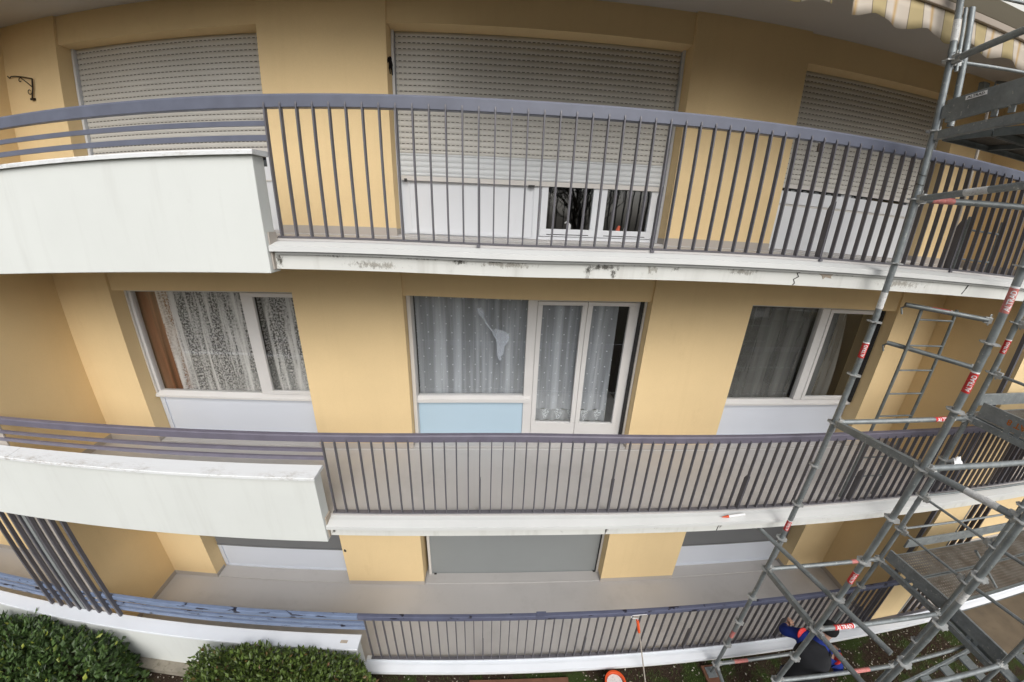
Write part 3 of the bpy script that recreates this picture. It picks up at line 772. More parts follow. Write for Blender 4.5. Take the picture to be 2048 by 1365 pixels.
# ------------------------------------------------------------------ awnings, wall ornaments
def awning(x0, x1, label):
    a = thing('awning', label, 'awning', ((x0 + x1) / 2, -.1, 7.6), 'striped awnings under the top slab')
    MB().box(x0 - .05, x1 + .05, -.16, -.06, 7.47, 7.525).build('front_bar', 'awning_bar', a, bevel=.006)
    MB().box(x0 - .05, x1 + .05, -.145, -.02, 7.53, 7.70).build('cassette', 'awning_case', a, bevel=.01)
    m = MB(); n = int((x1 - x0) / .02)
    for i in range(n + 1):
        x = x0 + (x1 - x0) * i / n
        zb = 7.27 + .021 * math.sin(2 * math.pi * x / .47 + 1.2)
        for j in range(4):
            t = j / 3; m.v.append((x, -.13 + .012 * math.sin(x * 13) * t + .006 * math.sin(x * 37) * t, 7.47 + (zb - 7.47) * t))
    for i in range(n):
        for j in range(3):
            p = i * 4 + j; m.f.append((p, p + 4, p + 5, p + 1))
    o = m.build('valance', 'awning', a, smooth=True); sm = o.modifiers.new('thick', 'SOLIDIFY'); sm.thickness = .002
awning(1.2, 3.86, 'striped beige awning whose scalloped corner shows at the top edge')
awning(4.04, 8.6, 'striped beige awning with scalloped valance behind the scaffold')
# iron flower basket bracket on the left pier of the top floor
b = thing('wall_bracket', 'small black scrolled iron bracket on the yellow wall at the upper left', 'bracket', (-3.3, D, 7.05))
yb = D - .02
MB().tube([(-3.285, yb, 7.135), (-3.295, yb, 7.04), (-3.325, yb, 6.94)], .008, 6).build('back_bar', 'iron', b, smooth=True)
MB().box(-3.345, -3.30, D - .03, D - .001, 6.925, 6.945).build('fixing_plate', 'iron', b)
MB().tube([(-3.285, yb, 7.135), (-3.40, yb, 7.165), (-3.52, yb, 7.19), (-3.585, yb, 7.195), (-3.605, yb, 7.18), (-3.635, yb, 7.205)], .006, 6).build('arm', 'iron', b, smooth=True)
MB().tube([(-3.295, yb, 7.05), (-3.37, yb, 7.11), (-3.445, yb, 7.165)], .005, 6).build('strut', 'iron', b, smooth=True)
def scroll(cx, cz, r, a0, turns, nm):
    pts = []
    for i in range(16):
        t = i / 15; a = a0 + turns * 2 * math.pi * t; rr = r * (1 - .65 * t)
        pts.append((cx + rr * math.cos(a), yb, cz + rr * math.sin(a)))
    MB().tube(pts, .0045, 6).build(nm, 'iron', b, smooth=True)
scroll(-3.345, 7.015, .035, -.3, -.85, 'scroll'); scroll(-3.455, 7.14, .028, .9, .75, 'scroll')
# swallow
sw = thing('swallow_ornament', 'small black swallow ornament on the yellow reveal beside the middle shutter', 'wall ornament', (.555, D + .1, 7.1))
def SW(poly, t, nm):
    q = [(1.105 + (x - .485) / .14 * .165, 7.095 + (z - 7.07) * .62) for x, z in poly]
    MB().prism(q, 'x', .550, .550 + t).build(nm, 'black', sw)
SW([(.548, 7.19), (.575, 7.175), (.572, 7.15), (.60, 7.10), (.585, 7.07), (.56, 7.06), (.53, 7.08), (.525, 7.13), (.54, 7.165)], .016, 'body')
SW([(.575, 7.14), (.60, 7.09), (.625, 6.99), (.62, 6.96), (.605, 6.97), (.57, 7.07)], .009, 'wing')
SW([(.535, 7.165), (.505, 7.15), (.485, 7.10), (.487, 7.06), (.50, 7.085), (.53, 7.105)], .009, 'wing')
SW([(.53, 7.08), (.56, 7.075), (.55, 7.0), (.558, 6.95), (.542, 6.945), (.53, 7.0), (.515, 7.0)], .007, 'tail')

# ------------------------------------------------------------------ scaffold
SF = thing('scaffold', 'galvanised tube scaffold tower with steel decks at the right of the facade', 'scaffold', (5.5, -1.0, GZ))
ST = {'S1': ((4.795, -.262, .012, .002), 7.565, 0.0, 8.6), 'S2': ((4.757, -.962, .006, -.028), 5.684, -.1, 8.6), 'S7': ((4.789, -1.599, .01, -.022), 4.248, -.1, 6.3),
      'S3': ((6.267, -.301, .011, -.028), 5.162, -.1, 8.6), 'S5': ((6.34, -1.05, .006, -.02), 5.162, -.1, 8.6), 'S6': ((6.36, -1.69, .006, -.02), 4.248, -.1, 4.5)}
def SP(n, z): (x, y, tx, ty), a, b, c = ST[n]; return Vector((x + tx * z, y + ty * z, z))
def ros(n, k): return ST[n][1] - .5 * k
TR = .02415
def rosette_mb(c, ax, r=.058):
    ax = Vector(ax).normalized(); a = Vector((1, 0, 0)); a = (a - ax * a.dot(ax)).normalized(); b = ax.cross(a)
    m = MB(); n = 32; v = []
    for h in (-.0045, .0045):
        for i in range(n):
            t = 2 * math.pi * i / n; rr = r * (1 - .17 * (abs(math.cos(4 * t + .39)) ** 3))
            v.append(c + ax * h + (a * math.cos(t) + b * math.sin(t)) * rr)
    f = [tuple(range(n))[::-1], tuple(range(n, 2 * n))] + [(i, (i + 1) % n, n + (i + 1) % n, n + i) for i in range(n)]
    return m.add(v, f)
STD = {}
for n, ((x, y, tx, ty), zr, zb, zt_) in ST.items():
    p0, p1 = SP(n, zb), SP(n, zt_)
    m = MB().tube([p0, p1], TR, 16)
    o = m.build('standard', 'galv', SF, smooth=True); STD[n] = o
    ax = (p1 - p0).normalized()
    k = 0; z = zr + .5 * 8
    while z > zb + .05:
        if z < zt_ - .05:
            c = SP(n, z); rosette_mb(c, ax).build('rosette', 'galv_bright', o)
        z -= .5
    # spigot joints
    for zz in (1.0, 3.05, 5.1, 7.12):
        if zz < zt_ - .2: MB().tube([SP(n, zz), SP(n, zz + .035)], TR + .0022, 16).build('spigot_joint', 'galv', o, smooth=True)
    # base jack
    MB().tube([SP(n, GZ + .03), SP(n, zb + .01)], .017, 12).build('base_jack', 'galv_dark', o, smooth=True)
    c = SP(n, GZ + .045)
    MB().box(c.x - .07, c.x + .07, c.y - .07, c.y + .07, GZ + .043, GZ + .051).build('base_plate', 'galv', o)
def ledger(a, b, name='ledger', r=TR, mat='galv', heads=(1, 1), flat=False):
    a, b = Vector(a), Vector(b); d = (b - a).normalized()
    m = MB(); p, q = a + d * (.055 if heads[0] else 0), b - d * (.055 if heads[1] else 0)
    if flat: m.obox(p, q, .045, .06)
    else: m.tube([p, q], r, 14)
    o = m.build(name, mat, SF, smooth=not flat)
    h = MB()
    for e, c, s in ((heads[0], a, 1), (heads[1], b, -1)):
        if not e: continue
        h.obox(c + d * s * .022, c + d * s * .085, .034, .062)
        w = c + d * s * .042; h.obox(w + Vector((0, 0, -.05)), w + Vector((0, 0, .062)), .006, .018, up=d)
    if h.v: h.build('wedge_head', 'galv_bright', o, bevel=.003)
    return o
def LG(n1, k1, n2, k2, **kw): return ledger(SP(n1, ros(n1, k1)), SP(n2, ros(n2, k2)), **kw)
# z index helpers: ros(S1,k)=7.565-.5k, ros(S2,k)=5.684-.5k (k may be negative)
L = {}
# bay side S1-S2 (across)
L['a'] = LG('S1', 0, 'S2', -4, name='guard_rail')
L['b'] = LG('S1', 1, 'S2', -3, name='guard_rail')
L['c'] = LG('S1', 3, 'S2', -1, name='transom')
L['d'] = LG('S1', 7, 'S2', 3, name='transom', flat=True)
L['e'] = LG('S1', 11, 'S2', 7, name='transom', flat=True)
L['f'] = LG('S2', 3, 'S7', 0, name='transom')
L['g'] = LG('S2', 7, 'S7', 4, name='transom')
# along the facade
L['h'] = LG('S1', 0, 'S3', -5, name='guard_rail', r=.0135)
L['i'] = LG('S1', 1, 'S3', -4, name='guard_rail', r=.0135)
L['j'] = LG('S1', 3, 'S3', -2)
L['k'] = LG('S1', 7, 'S3', 2)
L['l'] = LG('S1', 11, 'S3', 6)
L['m'] = LG('S2', 3, 'S5', 2)
L['n'] = LG('S2', 7, 'S5', 6)
L['o'] = LG('S2', 9, 'S5', 8)
L['p'] = LG('S7', 4, 'S6', 4)
L['q'] = LG('S1', 15, 'S3', 10)
L['r'] = ledger(SP('S1', .06), SP('S2', .0), name='transom')
L['s'] = ledger(SP('S2', ros('S2', 11)), SP('S5', .15))
# guard rails of the lower deck bay (thin)
for k in (4, 5):
    LG('S3', k, 'S5', k, name='guard_rail', r=.0135); LG('S5', k, 'S6', k - 2 + 0, name='guard_rail', r=.017)
    e = SP('S3', ros('S3', k)); ledger(e, e + Vector((3.0, -.05, 0)), name='guard_rail', r=.0135, heads=(1, 0))
e = SP('S5', ros('S5', 8)); ledger(e, e + Vector((2.8, -.05, .05)), heads=(1, 0))
LG('S3', 0, 'S5', 0, name='guard_rail', r=.0135)
LG('S3', 1, 'S5', 1, name='guard_rail', r=.0135)
# tie tubes reaching into the first floor balcony
T7 = ledger((5.72, .17, 5.14), (6.34, -.26, 5.12), name='tie_tube', mat='galv_dark', heads=(0, 1)); T8 = ledger((5.80, .27, 4.70), (6.27, -.36, 4.66), name='tie_tube', mat='galv_dark', heads=(0, 1))
MB().tube([(5.73, .16, 5.13), (5.71, .19, 5.10), (5.72, .17, 5.04)], .009, 6).build('hook', 'galv_dark', T7, smooth=True)
MB().tube([(5.81, .26, 4.69), (5.79, .29, 4.66), (5.80, .27, 4.60)], .009, 6).build('hook', 'galv_dark', T8, smooth=True)
# long loose diagonal tube crossing the ground floor bay
T20 = ledger((4.68, .01, 2.52), (4.86, -1.54, 2.66), name='diagonal_tube', heads=(0, 0))
cl = MB(); cl.obox((4.68, .02, 2.52), (4.68, -.05, 2.52), .09, .09); cl.build('coupler', 'galv_dark', T20, bevel=.01)
MB().tube([(4.60, .02, 2.50), (4.66, .05, 2.56), (4.72, .04, 2.60)], .008, 6).build('coupler', 'galv_dark', T20, smooth=True)
ledger((6.36, -1.02, 3.0), (7.4, -1.0, 2.2), name='brace', r=.0135, heads=(0, 0))
# second thin upright with its guard frame beside the first standard
MB().tube([(4.995, -.27, 6.62), (5.0, -.26, 7.47)], .0235, 12).build('guard_frame_post', 'galv', SF, smooth=True)
MB().tube([(4.93, -.27, 7.0), (4.935, -.26, 7.45)], .0135, 10).build('guard_frame_post', 'galv', SF, smooth=True)
# decks
def deck(x0, x1, y0, y1, z, mat='deck', n=2, nm='deck', thick=.05):
    """y0>y1; n planks side by side"""
    o = None; w = (y0 - y1) / n
    for i in range(n):
        a = y1 + i * w + .006; b = y1 + (i + 1) * w - .006
        m = MB(); m.box(x0, x1, a + .012, b - .012, z - .006, z)
        p = m.build(nm, mat, SF)
        f = MB(); f.box(x0, x1, a, a + .012, z - thick, z + .003); f.box(x0, x1, b - .012, b, z - thick, z + .003)
        f.box(x0 - .01, x0, a, b, z - thick, z + .004); f.box(x1, x1 + .01, a, b, z - thick, z + .004)
        f.build('deck_frame', 'galv_dark', p)
        if mat == 'deck':
            r = MB(); xx = x0 + .5
            while xx < x1 - .1: r.box(xx, xx + .03, a + .013, b - .013, z - thick + .01, z - .007); xx += .5
            r.build('deck_rib', 'galv_dark', p)
    return o
deck(4.99, 6.28, -.24, -.94, 6.565, n=2)
deck(6.36, 9.4, -.36, -1.05, 4.20, n=2)
deck(6.45, 9.4, -.34, -1.03, 2.17, n=2)
deck(6.45, 9.4, -1.12, -1.68, 2.17, mat='ply', n=1)
# transoms carrying the decks
ledger(SP('S1', 6.53), SP('S2', 6.60), name='transom', flat=True)
for z in (4.162, 2.13): ledger(SP('S3', z), SP('S5', z), name='transom', flat=True); 
ledger(SP('S5', 2.13), SP('S6', 2.13), name='transom', flat=True); ledger(SP('S3', 6.55), SP('S5', 6.55), name='transom', flat=True)
def toeboard(p, q, h, name='toe_board', t=.025, mat='galv'):
    m = MB().obox(p, q, t, h); o = m.build(name, mat, SF, bevel=.004)
    d = (Vector(q) - Vector(p)).normalized()
    cl = MB()
    for s in (.42, .55):
        c = Vector(p) + (Vector(q) - Vector(p)) * s - Vector((0, 0, h / 2)); cl.obox(c + Vector((0, 0, .015)), c - Vector((0, 0, .045)), .012, .045, up=d)
    cl.build('clip', 'galv', o, bevel=.003)
    return o
a, b_ = SP('S1', 6.70), SP('S2', 6.78)
TB1 = toeboard(a + Vector((.0, -.06, 0)), b_, .16)
MB().obox(a + Vector((.0, -.03, 0)), a + Vector((0, -.10, 0)), .03, .09).build('end_bracket', 'galv', TB1, bevel=.004)
a, b_ = SP('S3', 4.30), SP('S5', 4.30)
TB2 = toeboard(a + Vector((.0, -.06, 0)), b_ + Vector((0, .04, 0)), .15)
a, b_ = SP('S3', 2.27), SP('S5', 2.27); TB3 = toeboard(a + Vector((.03, -.03, 0)), b_ + Vector((.03, .02, 0)), .15)
a, b_ = SP('S5', 2.27), SP('S6', 2.27); TB4 = toeboard(a + Vector((.03, -.07, 0)), b_ + Vector((.03, .03, 0)), .15)
toeboard((6.75, -.285, 2.26), (9.4, -.30, 2.26), .13)
toeboard((6.6, -.30, 4.30), (9.4, -.31, 4.30), .13)

# stickers and lettering on the tubes
def text_mesh(s, size):
    cu = bpy.data.curves.new('txt', 'FONT'); cu.body = s; cu.size = size; cu.align_x = 'CENTER'; cu.align_y = 'CENTER'; cu.resolution_u = 2; cu.space_character = 1.0; cu.offset = size * .022
    ob = bpy.data.objects.new('txt', cu); COL.objects.link(ob)
    dg = bpy.context.evaluated_depsgraph_get(); me = bpy.data.meshes.new_from_object(ob.evaluated_get(dg))
    bm = bmesh.new(); bm.from_mesh(me); bmesh.ops.triangulate(bm, faces=bm.faces)
    for _ in range(3):
        es = [e for e in bm.edges if abs(e.verts[0].co.y - e.verts[1].co.y) > size * .10]
        if es: bmesh.ops.subdivide_edges(bm, edges=es, cuts=1); bmesh.ops.triangulate(bm, faces=bm.faces)
    bm.to_mesh(me); bm.free()
    v = [tuple(p.co) for p in me.vertices]; f = [tuple(p.vertices) for p in me.polygons]
    bpy.data.objects.remove(ob); bpy.data.curves.remove(cu); bpy.data.meshes.remove(me); return v, f
TXT = text_mesh('ALTRAD', .034)
CAM = Vector((1.6128, -2.7619, 5.7368))
def sticker(par, c, ax, length, mat='red', text=True, r=TR, face=None, shift=0.0, full=False):
    """curved label on a tube: centre c, tube axis ax; faces the given direction"""
    ax = Vector(ax).normalized(); c = Vector(c)
    fd = Vector(face) if face is not None else Vector((-.75, -.65, .25)); fd = (fd - ax * fd.dot(ax)).normalized()
    sd = ax.cross(fd)
    def Q(t, ang, rr): return c + ax * t + (fd * math.cos(ang) + sd * math.sin(ang)) * rr
    half = 2.2 if not full else 3.1; n = 18; m = MB(); rr = r + .0008
    for t in (-length / 2, length / 2):
        for i in range(n + 1): m.v.append(Q(t, shift - half + 2 * half * i / n, rr))
    for i in range(n): m.f.append((i, i + 1, n + 2 + i, n + 1 + i))
    o = m.build('sticker', mat, par, smooth=True)
    if text:
        v, f = TXT; m = MB(); k = length / .155
        # letters run along the tube
        m.add([Q(x * k, shift + .35 - y * k / r * 1.25, rr + .0006) for x, y, _ in v], f)
        m.build('sticker_lettering', 'wire', par, keep=True)
        m = MB()
        for t in (length / 2, length / 2 + .012):
            for i in range(n + 1): m.v.append(Q(t, shift - half + 2 * half * i / n, rr))
        for i in range(n): m.f.append((i, i + 1, n + 2 + i, n + 1 + i))
        m.build('sticker_edge', 'wire', par, smooth=True)
for n, z, mt, tx, ln in (('S1', 4.80, 'red', True, .135), ('S1', 2.76, 'red', True, .13), ('S1', .80, 'pink', False, .13), ('S1', 7.28, 'sticker_white', False, .15), ('S2', 4.90, 'red', True, .145),
                     ('S2', 5.47, 'pink', True, .16), ('S2', 2.98, 'red', True, .13), ('S3', 4.93, 'red', True, .13), ('S1', 5.25, 'sticker_white', False, .14), ('S7', 3.55, 'sticker_white', False, .10)):
    c = SP(n, z); ax = SP(n, z + 1) - SP(n, z)
    fd = CAM - c
    sticker(STD[n], c, ax, ln, mt, tx, face=fd)
def led_sticker(key, t, mat, ln=.16, text=False, r=TR):
    o = L[key]; a, b = LE[key]; c = a + (b - a) * t; sticker(o, c, (b - a), ln, mat, text, r=r, face=CAM - c)
LE = {'k': (SP('S1', ros('S1', 7)), SP('S3', ros('S3', 2))), 'l': (SP('S1', ros('S1', 11)), SP('S3', ros('S3', 6))), 'n': (SP('S2', ros('S2', 7)), SP('S5', ros('S5', 6))),
      'j': (SP('S1', ros('S1', 3)), SP('S3', ros('S3', -2))), 'c': (SP('S1', ros('S1', 3)), SP('S2', ros('S2', -1))), 'o': (SP('S2', ros('S2', 9)), SP('S5', ros('S5', 8))), 'f': (SP('S2', ros('S2', 3)), SP('S7', ros('S7', 0))), 'q': (SP('S1', ros('S1', 15)), SP('S3', ros('S3', 10)))}
led_sticker('k', .80, 'red', .22, True); led_sticker('l', .80, 'pink', .20); led_sticker('n', .20, 'red', .22, True); led_sticker('j', .16, 'pink', .2)
led_sticker('c', .50, 'sticker_white', .16); led_sticker('o', .70, 'pink', .22); led_sticker('f', .62, 'sticker_white', .2); led_sticker('q', .25, 'pink', .2)
c = Vector((5.97, 0.0, 5.132)); sticker(T7, c, Vector((.62, -.43, -.02)), .16, 'red', True, face=CAM - c)
e = SP('S5', ros('S5', 8)); 
# orange stencilled marking on the upper toe board, upside down as in the photo
v, f = text_mesh('T.WAT 8', .085)
a, b_ = SP('S3', 4.30) + Vector((0, -.06, 0)), SP('S5', 4.30) + Vector((0, .04, 0))
d = (b_ - a).normalized(); c = a + (b_ - a) * .62; nrm = Vector((-1, 0, 0))
MB().add([c + nrm * .0145 - d * x * .9 - Vector((0, 0, 1)) * y * .9 for x, y, _ in v], f).build('stencil_marking', 'orange_ink', TB2, keep=True)
v, f = text_mesh('ALTRAD', .04)
a, b_ = SP('S1', 6.70), SP('S2', 6.78); c = a + (b_ - a) * .30 + Vector((-.0150, 0, .045)); d = (b_ - a).normalized()
MB().obox(c - d * .075 + Vector((.0005, 0, 0)), c + d * .075 + Vector((.0005, 0, 0)), .002, .028).build('label_plate', 'wire', TB1)
MB().add([c + Vector((-.002, 0, 0)) + d * x * .8 + Vector((0, 0, 1)) * y * .55 for x, y, _ in v], f).build('label_lettering', 'seal', TB1, keep=True)
# wire ties round the first standard
for z in (6.18, 6.25):
    c = SP('S1', z); pts = [c + Vector((math.cos(t) * .027, math.sin(t) * .027, .01 * math.sin(t))) for t in [2 * math.pi * i / 14 for i in range(15)]]
    MB().tube(pts, .002, 5, cap=False).build('wire_tie', 'iron', STD['S1'])
c = SP('S1', 6.18); MB().tube([c + Vector((-.027, 0, 0)), c + Vector((-.08, -.02, -.02)), c + Vector((-.13, .02, -.06))], .002, 5).build('wire_tie', 'iron', STD['S1'])

# ladders
def ladder(x0, x1, y, z0, z1, label, n0=0):
    l = thing('ladder', label, 'ladder', ((x0 + x1) / 2, y, z0), 'steel ladders standing on the balconies')
    for x in (x0, x1): MB().tube([(x, y, z0), (x, y, z1)], .0155, 10).build('rail', 'galv_dark', l, smooth=True)
    z = z1 - .12
    first = None
    while z > z0 + .1:
        if first is None: first = MB().tube([(x0 + .012, y, z), (x1 - .012, y, z)], .010, 8).build('rung', 'galv_dark', l, smooth=True); fz = z
        else: copy_part(first, l, (0, 0, z - fz))
        z -= .28
ladder(5.86, 6.36, .10, ZF[1] + .002, 5.13, 'grey ladder behind the tie tubes on the first floor balcony')
ladder(6.08, 6.57, .10, ZF[2] + .002, 6.04, 'short grey ladder behind the balusters of the second floor balcony')
pl = thing('awning_pole', 'thin pale pole standing on the top balcony beyond the scaffold deck', 'pole', (6.1, .3, ZF[2]))
MB().tube([(6.25, .32, ZF[2]), (6.22, .30, 7.2)], .014, 10).build('shaft', 'pole', pl, smooth=True)
MB().tube([(6.22, .30, 7.2), (6.1, .2, 7.26), (6.5, .1, 7.3)], .014, 8).build('arm', 'galv_dark', pl, smooth=True)
MB().box(5.98, 6.06, .22, .28, 7.15, 7.25).build('bracket', 'galv_dark', pl, bevel=.01)

# aluminium stair flight under the decks
sr = thing('scaffold_stair', 'grey metal stair flight climbing under the wooden deck at the lower right', 'stair', (6.8, -1.45, .7))
p0, p1 = Vector((6.5, -1.2, .75)), Vector((9.2, -1.2, 2.1))
for y in (-1.17, -1.73): MB().obox((p0.x, y, p0.z), (p1.x, y, p1.z), .03, .12).build('stringer', 'galv', sr, bevel=.004)
first = None
for i in range(11):
    t = (i + .5) / 11; x = p0.x + (p1.x - p0.x) * t; z = p0.z + (p1.z - p0.z) * t
    if first is None: first = MB().box(x - .07, x + .07, -1.71, -1.19, z - .012, z + .012).build('tread', 'galv', sr, bevel=.003); f0 = (x, z)
    else: copy_part(first, sr, (x - f0[0], 0, z - f0[1]))

# sole boards under the base plates
def sole(x, y, label, ang=0.0, ln=.42):
    o = MB().box(x - .11, x + .11, y - ln, y + .10, GZ + .004, GZ + .043).build('sole_board', 'board', None, bevel=.004)
    tag(o, label, 'board')
c = SP('S1', GZ); sole(c.x, c.y, 'brown board under the scaffold foot nearest the building', ln=.30)

# ------------------------------------------------------------------ small site things
# paint roller leaning on the ground-floor railing
pr = thing('paint_roller', 'long pole with orange grip and bent white wire leaning on the ground floor railing', 'paint roller', (3.78, -.30, GZ))
A0, A1 = Vector((3.80, -.30, GZ + .002)), Vector((3.60, -.075, .70))
MB().tube([A0, A1], .009, 10).build('pole', 'pole', pr, smooth=True)
d = (A1 - A0).normalized()
MB().tube([A1 - d * .02, A1 + d * .03, A1 + d * .09, A1 + d * .15, A1 + d * .18], .019, 12).build('grip', 'orange', pr, smooth=True)
E0 = A1 + d * .17
MB().tube([E0, E0 + Vector((-.005, -.005, .05)), E0 + Vector((-.09, -.005, .075)), E0 + Vector((-.11, -.005, .10)), E0 + Vector((-.09, -.005, .13)), E0 + Vector((.10, -.005, .135))], .004, 6).build('wire_frame', 'wire', pr, smooth=True)
# paint bucket
def lathe(cx, cy, prof, n=28):
    m = MB()
    for r_, z in prof:
        for i in range(n): m.v.append((cx + r_ * math.cos(2 * math.pi * i / n), cy + r_ * math.sin(2 * math.pi * i / n), z))
    for j in range(len(prof) - 1):
        for i in range(n): m.f.append((j * n + i, j * n + (i + 1) % n, (j + 1) * n + (i + 1) % n, (j + 1) * n + i))
    return m
pb = thing('paint_bucket', 'orange bucket of white paint on the ground below the railing', 'bucket', (3.32, -.33, GZ))
lathe(3.32, -.34, [(.10, GZ + .003), (.13, GZ + .20), (.14, GZ + .205), (.142, GZ + .22), (.118, GZ + .222), (.115, GZ + .19), (.09, GZ + .012)]).build('tub', 'orange', pb, smooth=True)
m = MB(); n = 24; m.v = [(3.32 + .112 * math.cos(2 * math.pi * i / n) * random.uniform(.93, 1), -.34 + .112 * math.sin(2 * math.pi * i / n) * random.uniform(.93, 1), GZ + .185) for i in range(n)] + [(3.32, -.34, GZ + .19)]
m.f = [(i, (i + 1) % n, n) for i in range(n)]; m.build('paint', 'paint_wet', pb)
# sealant cartridge on the first floor ledge
sc = thing('sealant_tube', 'white cartridge with an orange nozzle lying on the first floor ledge', 'sealant tube', (4.28, -.09, ZF[1]))
z = ZF[1] + .022
MB().tube([(4.21, -.105, z), (4.42, -.085, z)], .014, 12).build('barrel', 'wire', sc, smooth=True)
MB().tube([(4.21, -.105, z), (4.13, -.112, z)], .016, 12, r2=.003).build('nozzle', 'orange', sc, smooth=True)
# white rag on the ledger
m = MB(); cx, cy, cz = 5.15, -1.06, 4.215
for i in range(9):
    for j in range(7):
        u, v_ = (i - 4) / 4, (j - 3) / 3
        m.v.append((cx + u * .055, cy + v_ * .033, cz + .008 - .045 * abs(v_) ** 1.6 + random.uniform(-.012, .012) + .02 * math.sin(u * 4 + v_)))
for i in range(8):
    for j in range(6): a = i * 7 + j; m.f.append((a, a + 7, a + 8, a + 1))
o = m.build('rag', 'wire', None, smooth=True); o.modifiers.new('t', 'SOLIDIFY').thickness = .003
tag(o, 'crumpled white rag draped over the scaffold tube', 'rag')
# plank on the soil
o = MB().box(1.36, 2.72, -.42, -.17, GZ + .003, GZ + .045).build('plank', 'board', None, bevel=.004); tag(o, 'wide dark board lying on the soil beside the foundation', 'board')

# ------------------------------------------------------------------ planting
def hedge(name, label, cx, cy, sx, sy, z0, z1, n, size, mat, dens_round=.35, lean=0):
    t = thing(name, label, 'shrub', (cx, cy, z0), 'clipped shrubs in front of the terrace')
    m = MB(); rnd = random.Random(int(cx * 100) + 5)
    H = z1 - z0
    for i in range(n):
        # points near the surface of a rounded box
        while True:
            p = Vector((rnd.uniform(-1, 1), rnd.uniform(-1, 1), rnd.uniform(0, 1)))
            q = (abs(p.x) ** 5 + abs(p.y) ** 5 + p.z ** 5.0) ** (1 / 5)
            if .35 < q < 1.0 and rnd.random() < (q ** 3): break
        bumpn = 1 + .06 * math.sin(7 * p.x + 3 * p.y) + .05 * math.sin(13 * p.x * p.y + 5 * p.z)
        c = Vector((cx + p.x * sx * bumpn, cy + p.y * sy * bumpn, z0 + p.z * H * (.95 + .07 * bumpn * rnd.random())))
        out = Vector((p.x, p.y, p.z * 1.1 + .15)).normalized()
        d = (out + Vector((rnd.gauss(0, .8), rnd.gauss(0, .8), rnd.gauss(.1, .6)))).normalized()
        s = size * rnd.uniform(.6, 1.25); w = s * rnd.uniform(.42, .6)
        nrm = (out * .9 + Vector((rnd.gauss(0, .5), rnd.gauss(0, .5), rnd.gauss(.4, .5)))).normalized()
        sd_ = d.cross(nrm)
        if sd_.length < .1: continue
        sd_.normalize(); nn = sd_.cross(d)
        a = c; b2 = c + d * s; mid = c + d * s * .5
        droop = nn * s * .10
        m.add([a, mid + sd_ * w * .5 - droop, b2 - droop * .6, mid - sd_ * w * .5 - droop, mid], [(0, 1, 4), (1, 2, 4), (2, 3, 4), (3, 0, 4)])
    m.build('foliage', mat, t, keep=True)
    s_ = MB()
    for i in range(26):
        x, y = cx + rnd.uniform(-.8, .8) * sx, cy + rnd.uniform(-.8, .8) * sy
        s_.tube([(cx + (x - cx) * .4, cy + (y - cy) * .4, z0), (x, y, z0 + H * .6), (x + rnd.gauss(0, .05), y + rnd.gauss(0, .05), z0 + H * .9)], .008, 5, r2=.003)
    s_.build('stems', 'twig', t, keep=True)
    return t
hedge('clipped_shrub', 'large dark green clipped shrub in the lower left corner', -4.42, -.98, 1.27, .80, GZ, .72, 11000, .092, 'leaf_a')
hedge('clipped_shrub', 'rounded green shrub reaching the end of the ground floor parapet', -1.0, -.62, 1.10, .46, GZ, .78, 15000, .064, 'leaf_b')
# ground cover and litter
def scatter(name, mat, n, region, size, label, blade=False, patch=None):
    m = MB(); rnd = random.Random(len(name) + n)
    for i in range(n):
        x = rnd.uniform(region[0], region[1]); y = rnd.uniform(region[2], region[3])
        if patch and patch(x, y) < rnd.random(): continue
        if blade:
            a = rnd.uniform(0, 6.28); h = size * rnd.uniform(.5, 1.2); lx, ly = math.cos(a) * h * .5, math.sin(a) * h * .5; w = .004
            m.add([(x - w, y, GZ + .001), (x + w, y, GZ + .001), (x + lx * .6 + w * .6, y + ly * .6, GZ + h * .7), (x + lx, y + ly, GZ + h)], [(0, 1, 2), (0, 2, 3)])
        else:
            a = rnd.uniform(0, 6.28); s = size * rnd.uniform(.4, 1.3); c, sn = math.cos(a) * s, math.sin(a) * s; z = GZ + rnd.uniform(.008, .022)
            m.add([(x - c, y - sn, z), (x + sn * .5, y - c * .5, z + rnd.uniform(0, .012)), (x + c, y + sn, z + rnd.uniform(0, .01)), (x - sn * .5, y + c * .5, z)], [(0, 1, 2, 3)])
    tag(m.build(name, mat), label, None, None, 'stuff')
pf = lambda x, y: .5 + .5 * math.sin(2.3 * x + 1.1) * math.cos(1.7 * y + x)
scatter('grass', 'grass', 26000, (-3, 9.5, -2.4, -.10), .045, 'short patchy grass on the soil', True, pf)
scatter('leaf_litter', 'litter', 5200, (-3.2, 9.5, -2.2, -.10), .016, 'pale chips and dead leaves strewn over the soil', False, lambda x, y: 1 - .8 * pf(x, y))

